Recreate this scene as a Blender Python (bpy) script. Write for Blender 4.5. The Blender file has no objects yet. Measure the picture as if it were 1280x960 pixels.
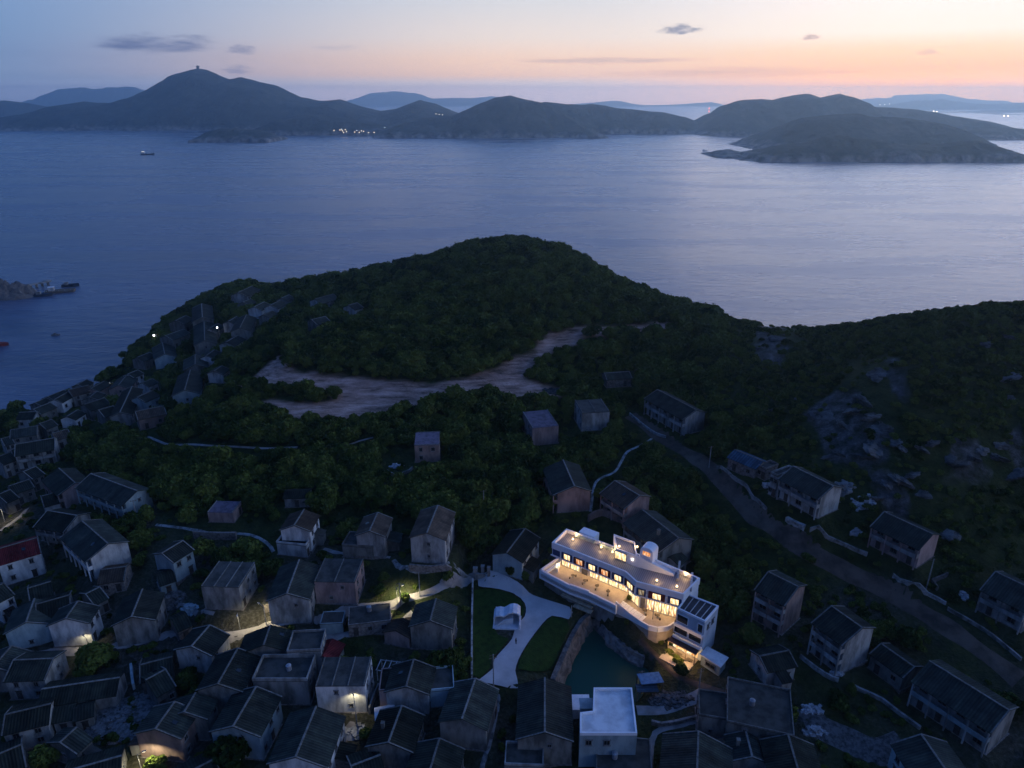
import bpy, bmesh, math, random
import numpy as np
from mathutils import Vector, Matrix, noise as mnoise

random.seed(11)
rng = np.random.default_rng(11)
sc = bpy.context.scene
col = sc.collection
H = 130.0            # drone height over the sea, metres
FPX = 888.9          # focal length in pixels of a 1280 px wide picture
PITCH = math.radians(21.94)
CP, SP = math.cos(PITCH), math.sin(PITCH)

# ------------------------------------------------------------------ camera
cam = bpy.data.cameras.new('camera')
cam.sensor_width = 36.0
cam.lens = 36.0 * FPX / 1280.0
cam.clip_start = 1.0
cam.clip_end = 90000.0
cam_o = bpy.data.objects.new('camera', cam)
cam_o.location = (0, 0, H)
cam_o.rotation_euler = (math.radians(90) - PITCH, 0, 0)
col.objects.link(cam_o)
sc.camera = cam_o

def ray(px, py):
    a = (px - 640.0) / FPX
    b = (480.0 - py) / FPX
    return np.array([a, CP + b * SP, -SP + b * CP])

def at_z(px, py, z):
    d = ray(px, py)
    t = (z - H) / d[2]
    return np.array([d[0] * t, d[1] * t, z])

def at_y(px, py, y):
    d = ray(px, py)
    t = y / d[1]
    return np.array([d[0] * t, y, H + d[2] * t])

def srgb(r, g, b):
    f = lambda c: (c / 255 / 12.92) if c / 255 <= 0.04045 else ((c / 255 + 0.055) / 1.055) ** 2.4
    return (f(r), f(g), f(b), 1.0)

# ------------------------------------------------------------------ objects
def tag(o, label=None, cat=None, group=None, kind=None):
    if label: o['label'] = label
    if cat: o['category'] = cat
    if group: o['group'] = group
    if kind: o['kind'] = kind
    return o

def empty(name, loc=(0, 0, 0), rz=0.0, label=None, cat=None, group=None):
    o = bpy.data.objects.new(name, None)
    o.empty_display_size = 0.5
    o.location = loc
    o.rotation_euler = (0, 0, rz)
    col.objects.link(o)
    return tag(o, label, cat, group)

def link(name, me, parent=None, loc=None, rz=None):
    o = bpy.data.objects.new(name, me)
    col.objects.link(o)
    if parent is not None: o.parent = parent
    if loc is not None: o.location = loc
    if rz is not None: o.rotation_euler = (0, 0, rz)
    return o

class MB:
    """collects shapes and links them as one mesh"""
    def __init__(s): s.v = []; s.f = []; s.m = []
    def add(s, vs, fs, mi=0):
        n = len(s.v); s.v += [tuple(map(float, p)) for p in vs]
        s.f += [tuple(n + i for i in f) for f in fs]; s.m += [mi] * len(fs)
    def box(s, c, d, mi=0, rz=0.0):
        x, y, z = d[0] / 2, d[1] / 2, d[2] / 2
        vs = [(-x, -y, -z), (x, -y, -z), (x, y, -z), (-x, y, -z), (-x, -y, z), (x, -y, z), (x, y, z), (-x, y, z)]
        ca, sa = math.cos(rz), math.sin(rz)
        vs = [(c[0] + a * ca - b * sa, c[1] + a * sa + b * ca, c[2] + e) for a, b, e in vs]
        s.add(vs, [(0, 3, 2, 1), (4, 5, 6, 7), (0, 1, 5, 4), (1, 2, 6, 5), (2, 3, 7, 6), (3, 0, 4, 7)], mi)
    def prism(s, poly, z0, z1, mi=0):
        n = len(poly)
        z0s = z0 if isinstance(z0, (list, tuple)) else [z0] * n
        z1s = z1 if isinstance(z1, (list, tuple)) else [z1] * n
        vs = [(p[0], p[1], z0s[i]) for i, p in enumerate(poly)] + [(p[0], p[1], z1s[i]) for i, p in enumerate(poly)]
        fs = [tuple(range(n - 1, -1, -1)), tuple(range(n, 2 * n))]
        fs += [(i, (i + 1) % n, n + (i + 1) % n, n + i) for i in range(n)]
        s.add(vs, fs, mi)
    def section(s, prof, y0, y1, mi=0):
        """profile in the xz plane pushed along y"""
        n = len(prof)
        vs = [(p[0], y0, p[1]) for p in prof] + [(p[0], y1, p[1]) for p in prof]
        fs = [tuple(range(n)), tuple(range(2 * n - 1, n - 1, -1))]
        fs += [(i, n + i, n + (i + 1) % n, (i + 1) % n) for i in range(n)]
        s.add(vs, fs, mi)
    def tube(s, p, q, r0, r1=None, n=8, mi=0):
        r1 = r0 if r1 is None else r1
        p, q = Vector(p), Vector(q); d = (q - p).normalized()
        u = d.orthogonal().normalized(); w = d.cross(u)
        vs = []
        for c, r in ((p, r0), (q, r1)):
            for k in range(n):
                a = 2 * math.pi * k / n
                vs.append(c + u * (r * math.cos(a)) + w * (r * math.sin(a)))
        fs = [(k, (k + 1) % n, n + (k + 1) % n, n + k) for k in range(n)]
        fs += [tuple(range(n - 1, -1, -1)), tuple(range(n, 2 * n))]
        s.add(vs, fs, mi)
    def wallpath(s, pts, w, z_of, h, down=1.0, mi=0):
        """low wall following points; z_of(x,y) gives the foot"""
        for i in range(len(pts) - 1):
            a, b = np.array(pts[i][:2]), np.array(pts[i + 1][:2])
            d = b - a; L = np.hypot(*d)
            if L < 1e-3: continue
            nrm = np.array([-d[1], d[0]]) / L * w / 2
            za, zb = z_of(*a), z_of(*b)
            poly = [a - nrm, b - nrm, b + nrm, a + nrm]
            s.prism(poly, [za - down, zb - down, zb - down, za - down], [za + h, zb + h, zb + h, za + h], mi)
    def mesh(s, name, mats):
        me = bpy.data.meshes.new(name)
        me.from_pydata(s.v, [], s.f)
        for m in (mats if isinstance(mats, (list, tuple)) else [mats]): me.materials.append(m)
        if any(s.m): me.polygons.foreach_set('material_index', s.m)
        me.update()
        return me
    def build(s, name, mats, parent=None, loc=None, rz=None):
        return link(name, s.mesh(name, mats), parent, loc, rz)

def bevel(o, w=0.05):
    m = o.modifiers.new('bevel', 'BEVEL'); m.width = w; m.segments = 1; m.limit_method = 'ANGLE'
    return o

# ------------------------------------------------------------------ materials
def nodes_of(name):
    m = bpy.data.materials.new(name); m.use_nodes = True
    nt = m.node_tree; nt.nodes.clear()
    out = nt.nodes.new('ShaderNodeOutputMaterial')
    b = nt.nodes.new('ShaderNodeBsdfPrincipled')
    nt.links.new(b.outputs[0], out.inputs[0])
    return m, nt, b

def N(nt, t, **kw):
    n = nt.nodes.new(t)
    for k, v in kw.items():
        if k in ('ins',):
            for kk, vv in v.items(): n.inputs[kk].default_value = vv
        else: setattr(n, k, v)
    return n

def ramp(nt, stops, interp='LINEAR'):
    r = nt.nodes.new('ShaderNodeValToRGB'); r.color_ramp.interpolation = interp
    e = r.color_ramp.elements
    e[0].position, e[0].color = stops[0]
    e[1].position, e[1].color = stops[-1]
    for p, c in stops[1:-1]:
        k = e.new(p); k.color = c
    return r

def c4(c, k=1.0): return (c[0] * k, c[1] * k, c[2] * k, 1.0)

def surf(name, c, c2=None, scale=0.6, rough=0.9, streak=1.0, spec=0.1, metal=0.0, bump=0.0, bscale=4.0, rand=0.25, detail=6.0):
    """weathered surface: two tones mixed by noise, brightness varied per object"""
    m, nt, b = nodes_of(name)
    c2 = c2 or (c[0] * .55, c[1] * .55, c[2] * .55)
    tc = N(nt, 'ShaderNodeTexCoord')
    mp = N(nt, 'ShaderNodeMapping'); mp.inputs['Scale'].default_value = (1, 1, streak)
    nt.links.new(tc.outputs['Object'], mp.inputs[0])
    oi = N(nt, 'ShaderNodeObjectInfo')
    nz = N(nt, 'ShaderNodeTexNoise', noise_dimensions='4D'); nz.inputs['Scale'].default_value = scale
    nz.inputs['Detail'].default_value = detail; nz.inputs['Roughness'].default_value = .62
    ml = N(nt, 'ShaderNodeMath', operation='MULTIPLY'); ml.inputs[1].default_value = 40
    nt.links.new(oi.outputs['Random'], ml.inputs[0]); nt.links.new(ml.outputs[0], nz.inputs['W'])
    nt.links.new(mp.outputs[0], nz.inputs['Vector'])
    r = ramp(nt, [(.38, c4(c2)), (.58, c4(c))])
    nt.links.new(nz.outputs['Fac'], r.inputs[0])
    hv = N(nt, 'ShaderNodeHueSaturation')
    mr = N(nt, 'ShaderNodeMapRange'); mr.inputs['To Min'].default_value = 1 - rand; mr.inputs['To Max'].default_value = 1 + rand
    nt.links.new(oi.outputs['Random'], mr.inputs[0]); nt.links.new(mr.outputs[0], hv.inputs['Value'])
    nt.links.new(r.outputs[0], hv.inputs['Color']); nt.links.new(hv.outputs[0], b.inputs['Base Color'])
    b.inputs['Roughness'].default_value = rough; b.inputs['Metallic'].default_value = metal
    b.inputs['Specular IOR Level'].default_value = spec
    if bump:
        n2 = N(nt, 'ShaderNodeTexNoise'); n2.inputs['Scale'].default_value = bscale; n2.inputs['Detail'].default_value = 4
        nt.links.new(tc.outputs['Object'], n2.inputs['Vector'])
        bp = N(nt, 'ShaderNodeBump'); bp.inputs['Strength'].default_value = bump; bp.inputs['Distance'].default_value = .3
        nt.links.new(n2.outputs['Fac'], bp.inputs['Height']); nt.links.new(bp.outputs[0], b.inputs['Normal'])
    return m

def tiles(name, c, rib=0.55, rough=.8):
    """tiled roof: courses running down the slope, lichen blotches, patched strips"""
    m, nt, b = nodes_of(name)
    tc = N(nt, 'ShaderNodeTexCoord'); oi = N(nt, 'ShaderNodeObjectInfo')
    ml = N(nt, 'ShaderNodeMath', operation='MULTIPLY'); ml.inputs[1].default_value = 60
    nt.links.new(oi.outputs['Random'], ml.inputs[0])
    nz = N(nt, 'ShaderNodeTexNoise', noise_dimensions='4D'); nz.inputs['Scale'].default_value = .45; nz.inputs['Detail'].default_value = 7; nz.inputs['Roughness'].default_value = .65
    nt.links.new(tc.outputs['Object'], nz.inputs['Vector']); nt.links.new(ml.outputs[0], nz.inputs['W'])
    r = ramp(nt, [(.3, c4(c, .5)), (.5, c4(c)), (.72, (c[0] * 1.9, c[1] * 1.85, c[2] * 1.6, 1))])
    nt.links.new(nz.outputs['Fac'], r.inputs[0])
    wv = N(nt, 'ShaderNodeTexWave', wave_type='BANDS', bands_direction='Y'); wv.inputs['Scale'].default_value = 1 / rib / 3.14; wv.inputs['Distortion'].default_value = .6
    nt.links.new(tc.outputs['Object'], wv.inputs['Vector'])
    # odd strips of replaced tiles along the slope
    mp = N(nt, 'ShaderNodeMapping'); mp.inputs['Scale'].default_value = (.05, .8, .05)
    nt.links.new(tc.outputs['Object'], mp.inputs[0])
    n3 = N(nt, 'ShaderNodeTexNoise', noise_dimensions='4D'); n3.inputs['Scale'].default_value = 1.0; n3.inputs['Detail'].default_value = 2
    nt.links.new(mp.outputs[0], n3.inputs['Vector']); nt.links.new(ml.outputs[0], n3.inputs['W'])
    m1 = N(nt, 'ShaderNodeMix', data_type='RGBA', blend_type='MULTIPLY'); m1.inputs[0].default_value = .55
    wr = ramp(nt, [(0, (.45, .45, .45, 1)), (1, (1.15, 1.15, 1.15, 1))]); nt.links.new(wv.outputs['Fac'], wr.inputs[0])
    nt.links.new(r.outputs[0], m1.inputs[6]); nt.links.new(wr.outputs[0], m1.inputs[7])
    m2 = N(nt, 'ShaderNodeMix', data_type='RGBA', blend_type='MULTIPLY'); m2.inputs[0].default_value = .6
    sr = ramp(nt, [(.38, (.5, .5, .52, 1)), (.6, (1.2, 1.2, 1.15, 1))]); nt.links.new(n3.outputs['Fac'], sr.inputs[0])
    nt.links.new(m1.outputs[2], m2.inputs[6]); nt.links.new(sr.outputs[0], m2.inputs[7])
    hv = N(nt, 'ShaderNodeHueSaturation'); mr = N(nt, 'ShaderNodeMapRange'); mr.inputs['To Min'].default_value = .7; mr.inputs['To Max'].default_value = 1.4
    nt.links.new(oi.outputs['Random'], mr.inputs[0]); nt.links.new(mr.outputs[0], hv.inputs['Value'])
    nt.links.new(m2.outputs[2], hv.inputs['Color']); nt.links.new(hv.outputs[0], b.inputs['Base Color'])
    b.inputs['Roughness'].default_value = rough; b.inputs['Specular IOR Level'].default_value = .06
    bp = N(nt, 'ShaderNodeBump'); bp.inputs['Strength'].default_value = .6; bp.inputs['Distance'].default_value = .12
    nt.links.new(wv.outputs['Fac'], bp.inputs['Height']); nt.links.new(bp.outputs[0], b.inputs['Normal'])
    return m

def glow(name, c, strength, base=(.1, .1, .1)):
    m, nt, b = nodes_of(name)
    b.inputs['Base Color'].default_value = c4(base)
    b.inputs['Emission Color'].default_value = c4(c); b.inputs['Emission Strength'].default_value = strength
    return m

def lit_room(name, c, c2, strength, sx=2.2, sz=.7):
    """window of a lit room: curtains, furniture and wall tones behind the glass"""
    m, nt, b = nodes_of(name)
    tc = N(nt, 'ShaderNodeTexCoord'); mp = N(nt, 'ShaderNodeMapping'); mp.inputs['Scale'].default_value = (sx, sx, sz)
    nt.links.new(tc.outputs['Object'], mp.inputs[0])
    nz = N(nt, 'ShaderNodeTexNoise'); nz.inputs['Scale'].default_value = 1.0; nz.inputs['Detail'].default_value = 3
    nt.links.new(mp.outputs[0], nz.inputs['Vector'])
    r = ramp(nt, [(.36, c4(c2)), (.52, c4(c)), (.68, (1, .9, .7, 1))]); nt.links.new(nz.outputs['Fac'], r.inputs[0])
    nt.links.new(r.outputs[0], b.inputs['Emission Color'])
    b.inputs['Emission Strength'].default_value = strength
    b.inputs['Base Color'].default_value = (.03, .03, .03, 1); b.inputs['Roughness'].default_value = .15
    return m

M = {}
M['white'] = surf('white_render', (.58, .58, .57), (.28, .28, .28), .5, streak=.35)
M['pale'] = surf('pale_render', (.33, .33, .32), (.13, .13, .125), .5, streak=.35)
M['grey'] = surf('grey_render', (.20, .20, .185), (.085, .085, .08), .6, streak=.35)
M['stone'] = surf('rubble_stone', (.24, .21, .19), (.10, .09, .085), 1.6, bump=.6, bscale=2.5)
M['pink'] = surf('pinkish_render', (.34, .25, .235), (.18, .13, .125), .5, streak=.35)
M['blue'] = surf('pale_blue_render', (.32, .40, .42), (.19, .25, .27), .5, streak=.35)
M['brown'] = surf('brown_render', (.30, .215, .19), (.16, .12, .11), .6, streak=.4)
M['tile'] = tiles('grey_tile', (.029, .036, .033))
M['dark'] = tiles('dark_tile', (.022, .027, .023))
M['browntile'] = tiles('brown_tile', (.066, .050, .040))
M['red'] = tiles('red_sheet_roof', (.11, .018, .022), .4)
M['bluer'] = tiles('blue_sheet_roof', (.045, .085, .13), .8)
M['purple'] = surf('mauve_roof_paint', (.15, .125, .165), (.08, .07, .09), .7)
M['conc'] = surf('roof_concrete', (.065, .065, .06), (.03, .032, .03), .5)
M['palec'] = surf('pale_roof_screed', (.74, .74, .74), (.5, .5, .51), .35)
M['mortar'] = surf('ridge_mortar', (.19, .19, .18), (.10, .10, .09), 2.0)
M['frame'] = surf('window_frame', (.18, .18, .18), (.10, .10, .10), 2.0)
m_, nt_, b_ = nodes_of('dark_glass')
b_.inputs['Base Color'].default_value = (.012, .015, .02, 1); b_.inputs['Roughness'].default_value = .12
M['glass'] = m_
M['door'] = surf('old_door', (.07, .06, .055), (.035, .03, .028), 2.0)
M['timber'] = surf('weathered_timber', (.16, .13, .10), (.08, .065, .05), 2.0)
M['pole'] = surf('concrete_pole', (.30, .30, .29), (.2, .2, .2), 2.0)
M['steel'] = surf('galvanised_steel', (.35, .36, .38), (.22, .23, .25), 2.0, rough=.5, metal=.4)
M['bark'] = surf('bark', (.09, .07, .05), (.045, .035, .025), 3.0)
M['path'] = surf('path_concrete', (.33, .30, .28), (.19, .175, .16), .35, rand=.1)
M['plaza'] = surf('plaza_concrete', (.52, .49, .47), (.38, .36, .35), .18, rand=.05)
M['kerbw'] = surf('whitewashed_kerb', (.36, .35, .33), (.10, .10, .09), .7)
M['dirt'] = surf('dirt_road', (.13, .098, .075), (.05, .04, .032), .22, rand=.05, bump=.5, bscale=1.0)
M['rubble'] = surf('rubble', (.17, .165, .16), (.05, .05, .048), 1.2, bump=.8)
M['quay'] = surf('quay_stone', (.21, .19, .17), (.085, .08, .075), .8, bump=.9, bscale=1.6)
M['tarp'] = surf('white_sheeting', (.5, .5, .5), (.2, .2, .2), 1.5)
M['bluetarp'] = surf('blue_sheeting', (.10, .22, .38), (.06, .14, .25), 1.5)
M['hull'] = surf('dark_hull', (.03, .04, .06), (.02, .025, .035), .5)
M['hullred'] = surf('red_hull', (.22, .04, .03), (.1, .03, .03), .5)
M['cloth'] = surf('dark_clothes', (.03, .03, .04), (.015, .015, .02), 3.0)
M['skin'] = surf('skin', (.45, .28, .2), (.35, .2, .15), 3.0)
M['hair'] = surf('hair', (.012, .01, .01), (.008, .008, .008), 3.0)
M['lamp'] = glow('lamp_glow', (1.0, .86, .58), 12)
M['deckl'] = glow('deck_lamp_glow', (1.0, .72, .36), 3.2)
M['lampw'] = glow('cold_lamp_glow', (.92, .95, 1.0), 30)
# ------------------------------------------------------------------ terrain of the near island
CTRL = [  # picture column, row, height: visible ground
 (640,960,13),(300,960,12),(0,960,11),(1000,960,14),(1280,960,15),(640,880,14.5),(0,900,12),(300,900,13),(500,900,14),(900,900,15),
 (500,800,17),(640,800,16.6),(600,840,16.2),(690,800,16.8),(640,745,17.6),(600,715,19.5),(300,820,15),(0,800,12),(150,800,13.5),(740,800,16),(840,815,16.2),(880,850,15.3),
 (300,760,18),(200,700,18),(100,700,16),(0,720,11),(500,700,22),(540,690,24),(700,690,20.5),(800,700,22),(860,720,21),(640,690,21),(420,690,21.5),
 (0,640,10),(60,600,12),(150,600,18),(200,600,22),(300,650,22),(400,620,24),(640,620,25),(800,640,25),(760,600,27),(560,620,26),(710,610,25.5),
 (0,560,8),(100,560,14),(300,560,27),(450,560,28),(640,560,27),(540,570,28),(680,545,28),(740,525,31),
 (0,520,2.5),(60,507,3.5),(100,492,5),(150,500,12),(140,470,8),(250,500,26),(200,470,14),(300,480,33),(400,500,32.5),(500,498,33),(640,500,33),(340,460,36),
 (230,440,20),(160,447,10),(200,412,12),(250,384,15),(330,360,21),(300,400,32),(260,420,24),(350,390,33),(400,355,37),(400,440,40),(500,340,46),(500,440,41),
 (640,440,42),(640,380,51),(560,360,50),(640,338,57),(640,309,58),(560,325,53),(720,330,55),(760,360,51),(800,375,49),(850,392,46),(900,402,43.5),
 (700,425,44),(760,420,44),(830,420,43.5),(700,470,36),(800,470,36),(838,540,31),(900,590,32),(900,480,41),
 (960,413,46),(960,480,42),(960,550,37),(1010,630,34),(1010,590,36),(1130,690,29),(1250,770,24),(960,790,19.5),(1050,820,18.5),(1200,900,16.5),(960,700,24),(1060,730,23),
 (1100,500,52),(1100,406,58),(1180,392,64),(1280,384,70),(1280,460,60),(1280,560,45),(1280,650,33),(1160,600,41),(1030,430,50),(1180,480,57),(1180,850,18),(900,660,23),(870,640,24),
]
WORLD = []  # x, y, z: hidden ground
P = []
for px, py, z in CTRL: P.append(at_z(px, py, z))
def behind(px, py, z, *steps):
    p = at_z(px, py, z); d = p[:2] / np.hypot(*p[:2])
    for s, zz in steps: WORLD.append((p[0] + d[0] * s, p[1] + d[1] * s, zz))
for px, py, z in ((640,309,58),(560,325,53),(500,340,46),(720,330,55),(800,375,49)): behind(px, py, z, (25, z - 4), (80, z - 38), (130, -8), (260, -12))
for px, py, z in ((850,392,46),(900,402,43.5),(960,413,46),(1100,406,58),(1180,392,64),(1280,384,70)): behind(px, py, z, (25, z - 6), (75, z - 40), (120, -10), (260, -12))
for px, py, z in ((400,355,37),(330,360,21),(250,384,15)): behind(px, py, z, (15, z - 4), (55, -8), (160, -12))
for px, py, z in ((200,412,12),(160,447,10),(140,470,8),(100,492,5),(60,507,3.5),(0,520,2.5)): behind(px, py, z, (14, -4), (60, -10), (170, -12))
WORLD += [(-350, 200, -10), (-300, 200, -5), (-260, 180, 2), (-230, 130, 6), (-200, 90, 8), (-350, 60, -8), (-300, 0, 0), (-150, 40, 11), (-60, 40, 12), (60, 40, 13), (150, 40, 14), (0, -60, 12), (200, -40, 16),
          (-150, -40, 10), (220, 120, 22), (260, 160, 40), (300, 200, 55), (300, 100, 30), (360, 60, 35), (380, 200, 55), (360, 320, 20), (300, 420, -12), (420, 420, -12), (180, 420, -12), (200, 240, 75), (240, 250, 72), (-420, 420, -14), (-420, 100, -12), (0, 640, -14), (-250, 640, -14), (300, 640, -14)]
P = np.array(P + [np.array(w, float) for w in WORLD])
def phi(r2): return np.sqrt(r2 + 14.0 ** 2)
D2 = ((P[:, None, :2] - P[None, :, :2]) ** 2).sum(-1)
A = phi(D2) - np.eye(len(P)) * 1.2      # slight smoothing
A1 = np.block([[A, np.ones((len(P), 1))], [np.ones((1, len(P))), np.zeros((1, 1))]])
Wt = np.linalg.solve(A1, np.concatenate([P[:, 2], [0]]))

def axis(lo, hi, c0, c1, fine, grow, maxs):
    xs = list(np.arange(c0, c1 + 1e-6, fine)); s = fine; x = c1
    while x < hi: s = min(s * grow, maxs); x += s; xs.append(x)
    s = fine; x = c0; pre = []
    while x > lo: s = min(s * grow, maxs); x -= s; pre.append(x)
    return np.array(pre[::-1] + xs)
GX = axis(-430, 430, -150, 175, 1.25, 1.03, 4.0)
GY = axis(-70, 640, 95, 300, 1.25, 1.03, 4.0)
XX, YY = np.meshgrid(GX, GY)
ZZ = np.full(XX.shape, Wt[-1])
for k in range(len(P)):
    ZZ += Wt[k] * phi((XX - P[k, 0]) ** 2 + (YY - P[k, 1]) ** 2)

def vnoise(X, Y, s, seed):
    """smooth value noise on arrays"""
    r = np.random.default_rng(seed); T = r.random((64, 64))
    u, v = X / s, Y / s
    i, j = np.floor(u).astype(int), np.floor(v).astype(int)
    a, b = u - i, v - j; a = a * a * (3 - 2 * a); b = b * b * (3 - 2 * b)
    g = lambda p, q: T[p % 64, q % 64]
    return (g(i, j) * (1 - a) + g(i + 1, j) * a) * (1 - b) + (g(i, j + 1) * (1 - a) + g(i + 1, j + 1) * a) * b
def fbm(X, Y, s, seed, o=4):
    t = 0; amp = 1; tot = 0
    for k in range(o):
        t = t + amp * vnoise(X + 17 * k, Y - 9 * k, s / 2 ** k, seed + k); tot += amp; amp *= .5
    return t / tot - .5
ZZ += fbm(XX, YY, 22, 3) * 2.2 * np.clip((ZZ - 16) / 12, .12, 1)

def terr(x, y):
    i = np.clip(np.searchsorted(GX, x) - 1, 0, len(GX) - 2); j = np.clip(np.searchsorted(GY, y) - 1, 0, len(GY) - 2)
    a = (x - GX[i]) / (GX[i + 1] - GX[i]); b = (y - GY[j]) / (GY[j + 1] - GY[j])
    a = np.clip(a, 0, 1); b = np.clip(b, 0, 1)
    return (ZZ[j, i] * (1 - a) + ZZ[j, i + 1] * a) * (1 - b) + (ZZ[j + 1, i] * (1 - a) + ZZ[j + 1, i + 1] * a) * b

def at_ground(px, py, lift=0.0):
    d = ray(px, py); t = 70.0; prev = t
    while t < 900:
        if H + d[2] * t <= max(terr(d[0] * t, d[1] * t), 0) + lift: break
        prev = t; t += 1.0
    lo, hi = prev, t
    for _ in range(14):
        m = (lo + hi) / 2
        if H + d[2] * m <= max(terr(d[0] * m, d[1] * m), 0) + lift: hi = m
        else: lo = m
    return np.array([d[0] * hi, d[1] * hi, H + d[2] * hi])
def G(pts, lift=0.0): return [at_ground(a, b, lift) for a, b in pts]

def pip(X, Y, poly):
    """points in polygon, arrays"""
    ins = np.zeros(np.shape(X), bool); n = len(poly)
    for i in range(n):
        x1, y1 = poly[i][:2]; x2, y2 = poly[(i + 1) % n][:2]
        if y1 == y2: continue
        c = ((y1 > Y) != (y2 > Y)) & (X < (x2 - x1) * (Y - y1) / (y2 - y1) + x1)
        ins ^= c
    return ins
def pdist(X, Y, poly, closed=True):
    d = np.full(np.shape(X), 1e9); n = len(poly)
    for i in range(n if closed else n - 1):
        x1, y1 = poly[i][:2]; x2, y2 = poly[(i + 1) % n][:2]
        dx, dy = x2 - x1, y2 - y1; L2 = dx * dx + dy * dy + 1e-9
        t = np.clip(((X - x1) * dx + (Y - y1) * dy) / L2, 0, 1)
        d = np.minimum(d, np.hypot(X - x1 - t * dx, Y - y1 - t * dy))
    return d
def sdist(X, Y, poly):
    d = pdist(X, Y, poly); return np.where(pip(X, Y, poly), -d, d)
def sstep(a, b, x):
    t = np.clip((x - a) / (b - a), 0, 1); return t * t * (3 - 2 * t)
def flatten(poly, z, soft=3.0):
    global ZZ
    x0, x1 = min(p[0] for p in poly) - soft - 2, max(p[0] for p in poly) + soft + 2
    y0, y1 = min(p[1] for p in poly) - soft - 2, max(p[1] for p in poly) + soft + 2
    i0, i1 = np.searchsorted(GX, [x0, x1]); j0, j1 = np.searchsorted(GY, [y0, y1])
    s = (slice(j0, j1), slice(i0, i1))
    w = 1 - sstep(0.3, soft, sdist(XX[s], YY[s], poly))
    ZZ[s] = ZZ[s] * (1 - w) + z * w
def orient(poly):
    a = sum(poly[i][0] * poly[(i + 1) % len(poly)][1] - poly[(i + 1) % len(poly)][0] * poly[i][1] for i in range(len(poly)))
    return list(poly) if a > 0 else list(poly)[::-1]

# masks painted as real ground kinds (earth, rock, turf) on terrain vertices
EARTH = [G([(278,494),(318,470),(345,448),(356,450),(372,462),(420,470),(470,476),(500,478),(540,480),(585,472),(625,460),(655,442),(690,418),(725,408),(770,407),(836,404),(834,410),(790,416),(740,424),(705,439),(672,456),(648,474),(676,482),(700,484),(712,492),(680,497),(640,498),(590,494),(545,500),(515,512),(470,522),(430,530),(380,523),(330,514),(315,506),(355,500),(345,490),(310,486)])]
EARTH.append(G([(318,500),(360,503),(420,508),(400,520),(330,516)]))
EARTH.append(G([(486,350),(494,347),(497,360),(491,366),(486,358)]))
HOLES = [G([(296,490),(340,487),(390,490),(425,499),(390,503),(335,501)])]
ROAD_PX = [(788,519),(815,538),(848,560),(880,580),(903,600),(928,630),(958,655),(1008,688),(1060,715),(1120,745),(1200,795),(1275,850)]
ROAD = G(ROAD_PX)
PLAZA = G([(598,706),(612,708),(636,722),(652,733),(675,744),(712,756),(716,764),(711,774),(690,769),(672,788),(652,820),(644,845),(648,866),(632,868),(610,862),(592,864),(616,841),(618,828),(640,800),(644,784),(656,770),(656,752),(642,738),(614,727),(598,722)])
LAWN1 = G([(592,728),(613,729),(640,740),(654,753),(654,768),(642,782),(617,784),(622,794),(636,800),(614,828),(612,840),(590,850)])
LAWN2 = G([(690,770),(708,776),(712,785),(702,808),(688,838),(664,846),(648,843),(654,820),(674,788)])
PONDZ = 12.8
POND = [at_z(a, b, PONDZ) for a, b in ((738,782),(726,800),(712,832),(696,866),(720,880),(790,876),(797,868),(806,838),(780,822),(762,806),(748,792))]
ROCKY = [G([(940,420),(985,405),(1000,430),(975,460),(945,450)]), G([(1060,450),(1100,440),(1140,460),(1130,560),(1100,590),(1030,580),(1000,520),(1050,480)]), G([(1140,560),(1200,550),(1280,520),(1280,600),(1180,610)]), G([(1080,585),(1150,590),(1180,640),(1100,650)])]
flatten(orient(PLAZA), 16.9, 10.0)
flatten(orient(LAWN1 + PLAZA[5:12]), 16.8, 6.0)
# ------------------------------------------------------------------ houses
_wc = {}
def win_mesh(w, h, frame):
    k = ('w', round(w, 2), round(h, 2), frame)
    if k not in _wc:
        b = MB(); t = .11
        b.box((.03, 0, h / 2 - t / 2), (.12, w, t)); b.box((.03, 0, -h / 2 + t / 2), (.12, w, t))
        for s in (-1, 1): b.box((.03, s * (w / 2 - t / 2), 0), (.12, t, h - 2 * t))
        b.box((.025, 0, 0), (.08, .06, h - 2 * t))
        b.box((.08, 0, -h / 2 - .05), (.22, w + .25, .1))
        b.box((.10, 0, h / 2 + .06), (.26, w + .3, .12))
        p = MB(); p.box((.01, 0, 0), (.04, w - 2 * t, h - 2 * t))
        _wc[k] = (b.mesh('window', M[frame]), p.mesh('pane', M['glass']))
    return _wc[k]
def door_mesh():
    if 'd' not in _wc:
        b = MB(); b.box((.03, 0, 0), (.1, 1.1, 2.1)); b.box((.05, 0, 1.1), (.2, 1.4, .12)); b.box((.09, .38, -.05), (.04, .08, .2))
        _wc['d'] = b.mesh('door', M['door'])
    return _wc['d']

FOOT = []     # footprints, for keeping trees away
HOUSES = []
def prep(row):
    """ridge line in the picture -> place, axis and length on the ground"""
    x1, y1, x2, y2, W, h, st = row[:7]
    rise = W * .2 if st in 'gbs' else .5
    if st == 'f' or st == 'r': rise = .0
    base = 18.0
    for _ in range(25):
        a, b = at_z(x1, y1, base + h + rise), at_z(x2, y2, base + h + rise)
        c = (a + b) / 2; base = .5 * base + .5 * max(terr(c[0], c[1]), 1.2)
    L = float(np.hypot(*(b - a)[:2])); u = (b - a)[:2] / L
    return dict(c=c, base=base, L=L, u=u, W=W, h=h, rise=rise, row=row)

def rect(c, u, L, W, e=0.0):
    n = np.array([u[1], -u[0]])
    return [c[:2] + u * (sx * (L / 2 + e)) + n * (sy * (W / 2 + e)) for sx, sy in ((-1, -1), (-1, 1), (1, 1), (1, -1))]

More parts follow.
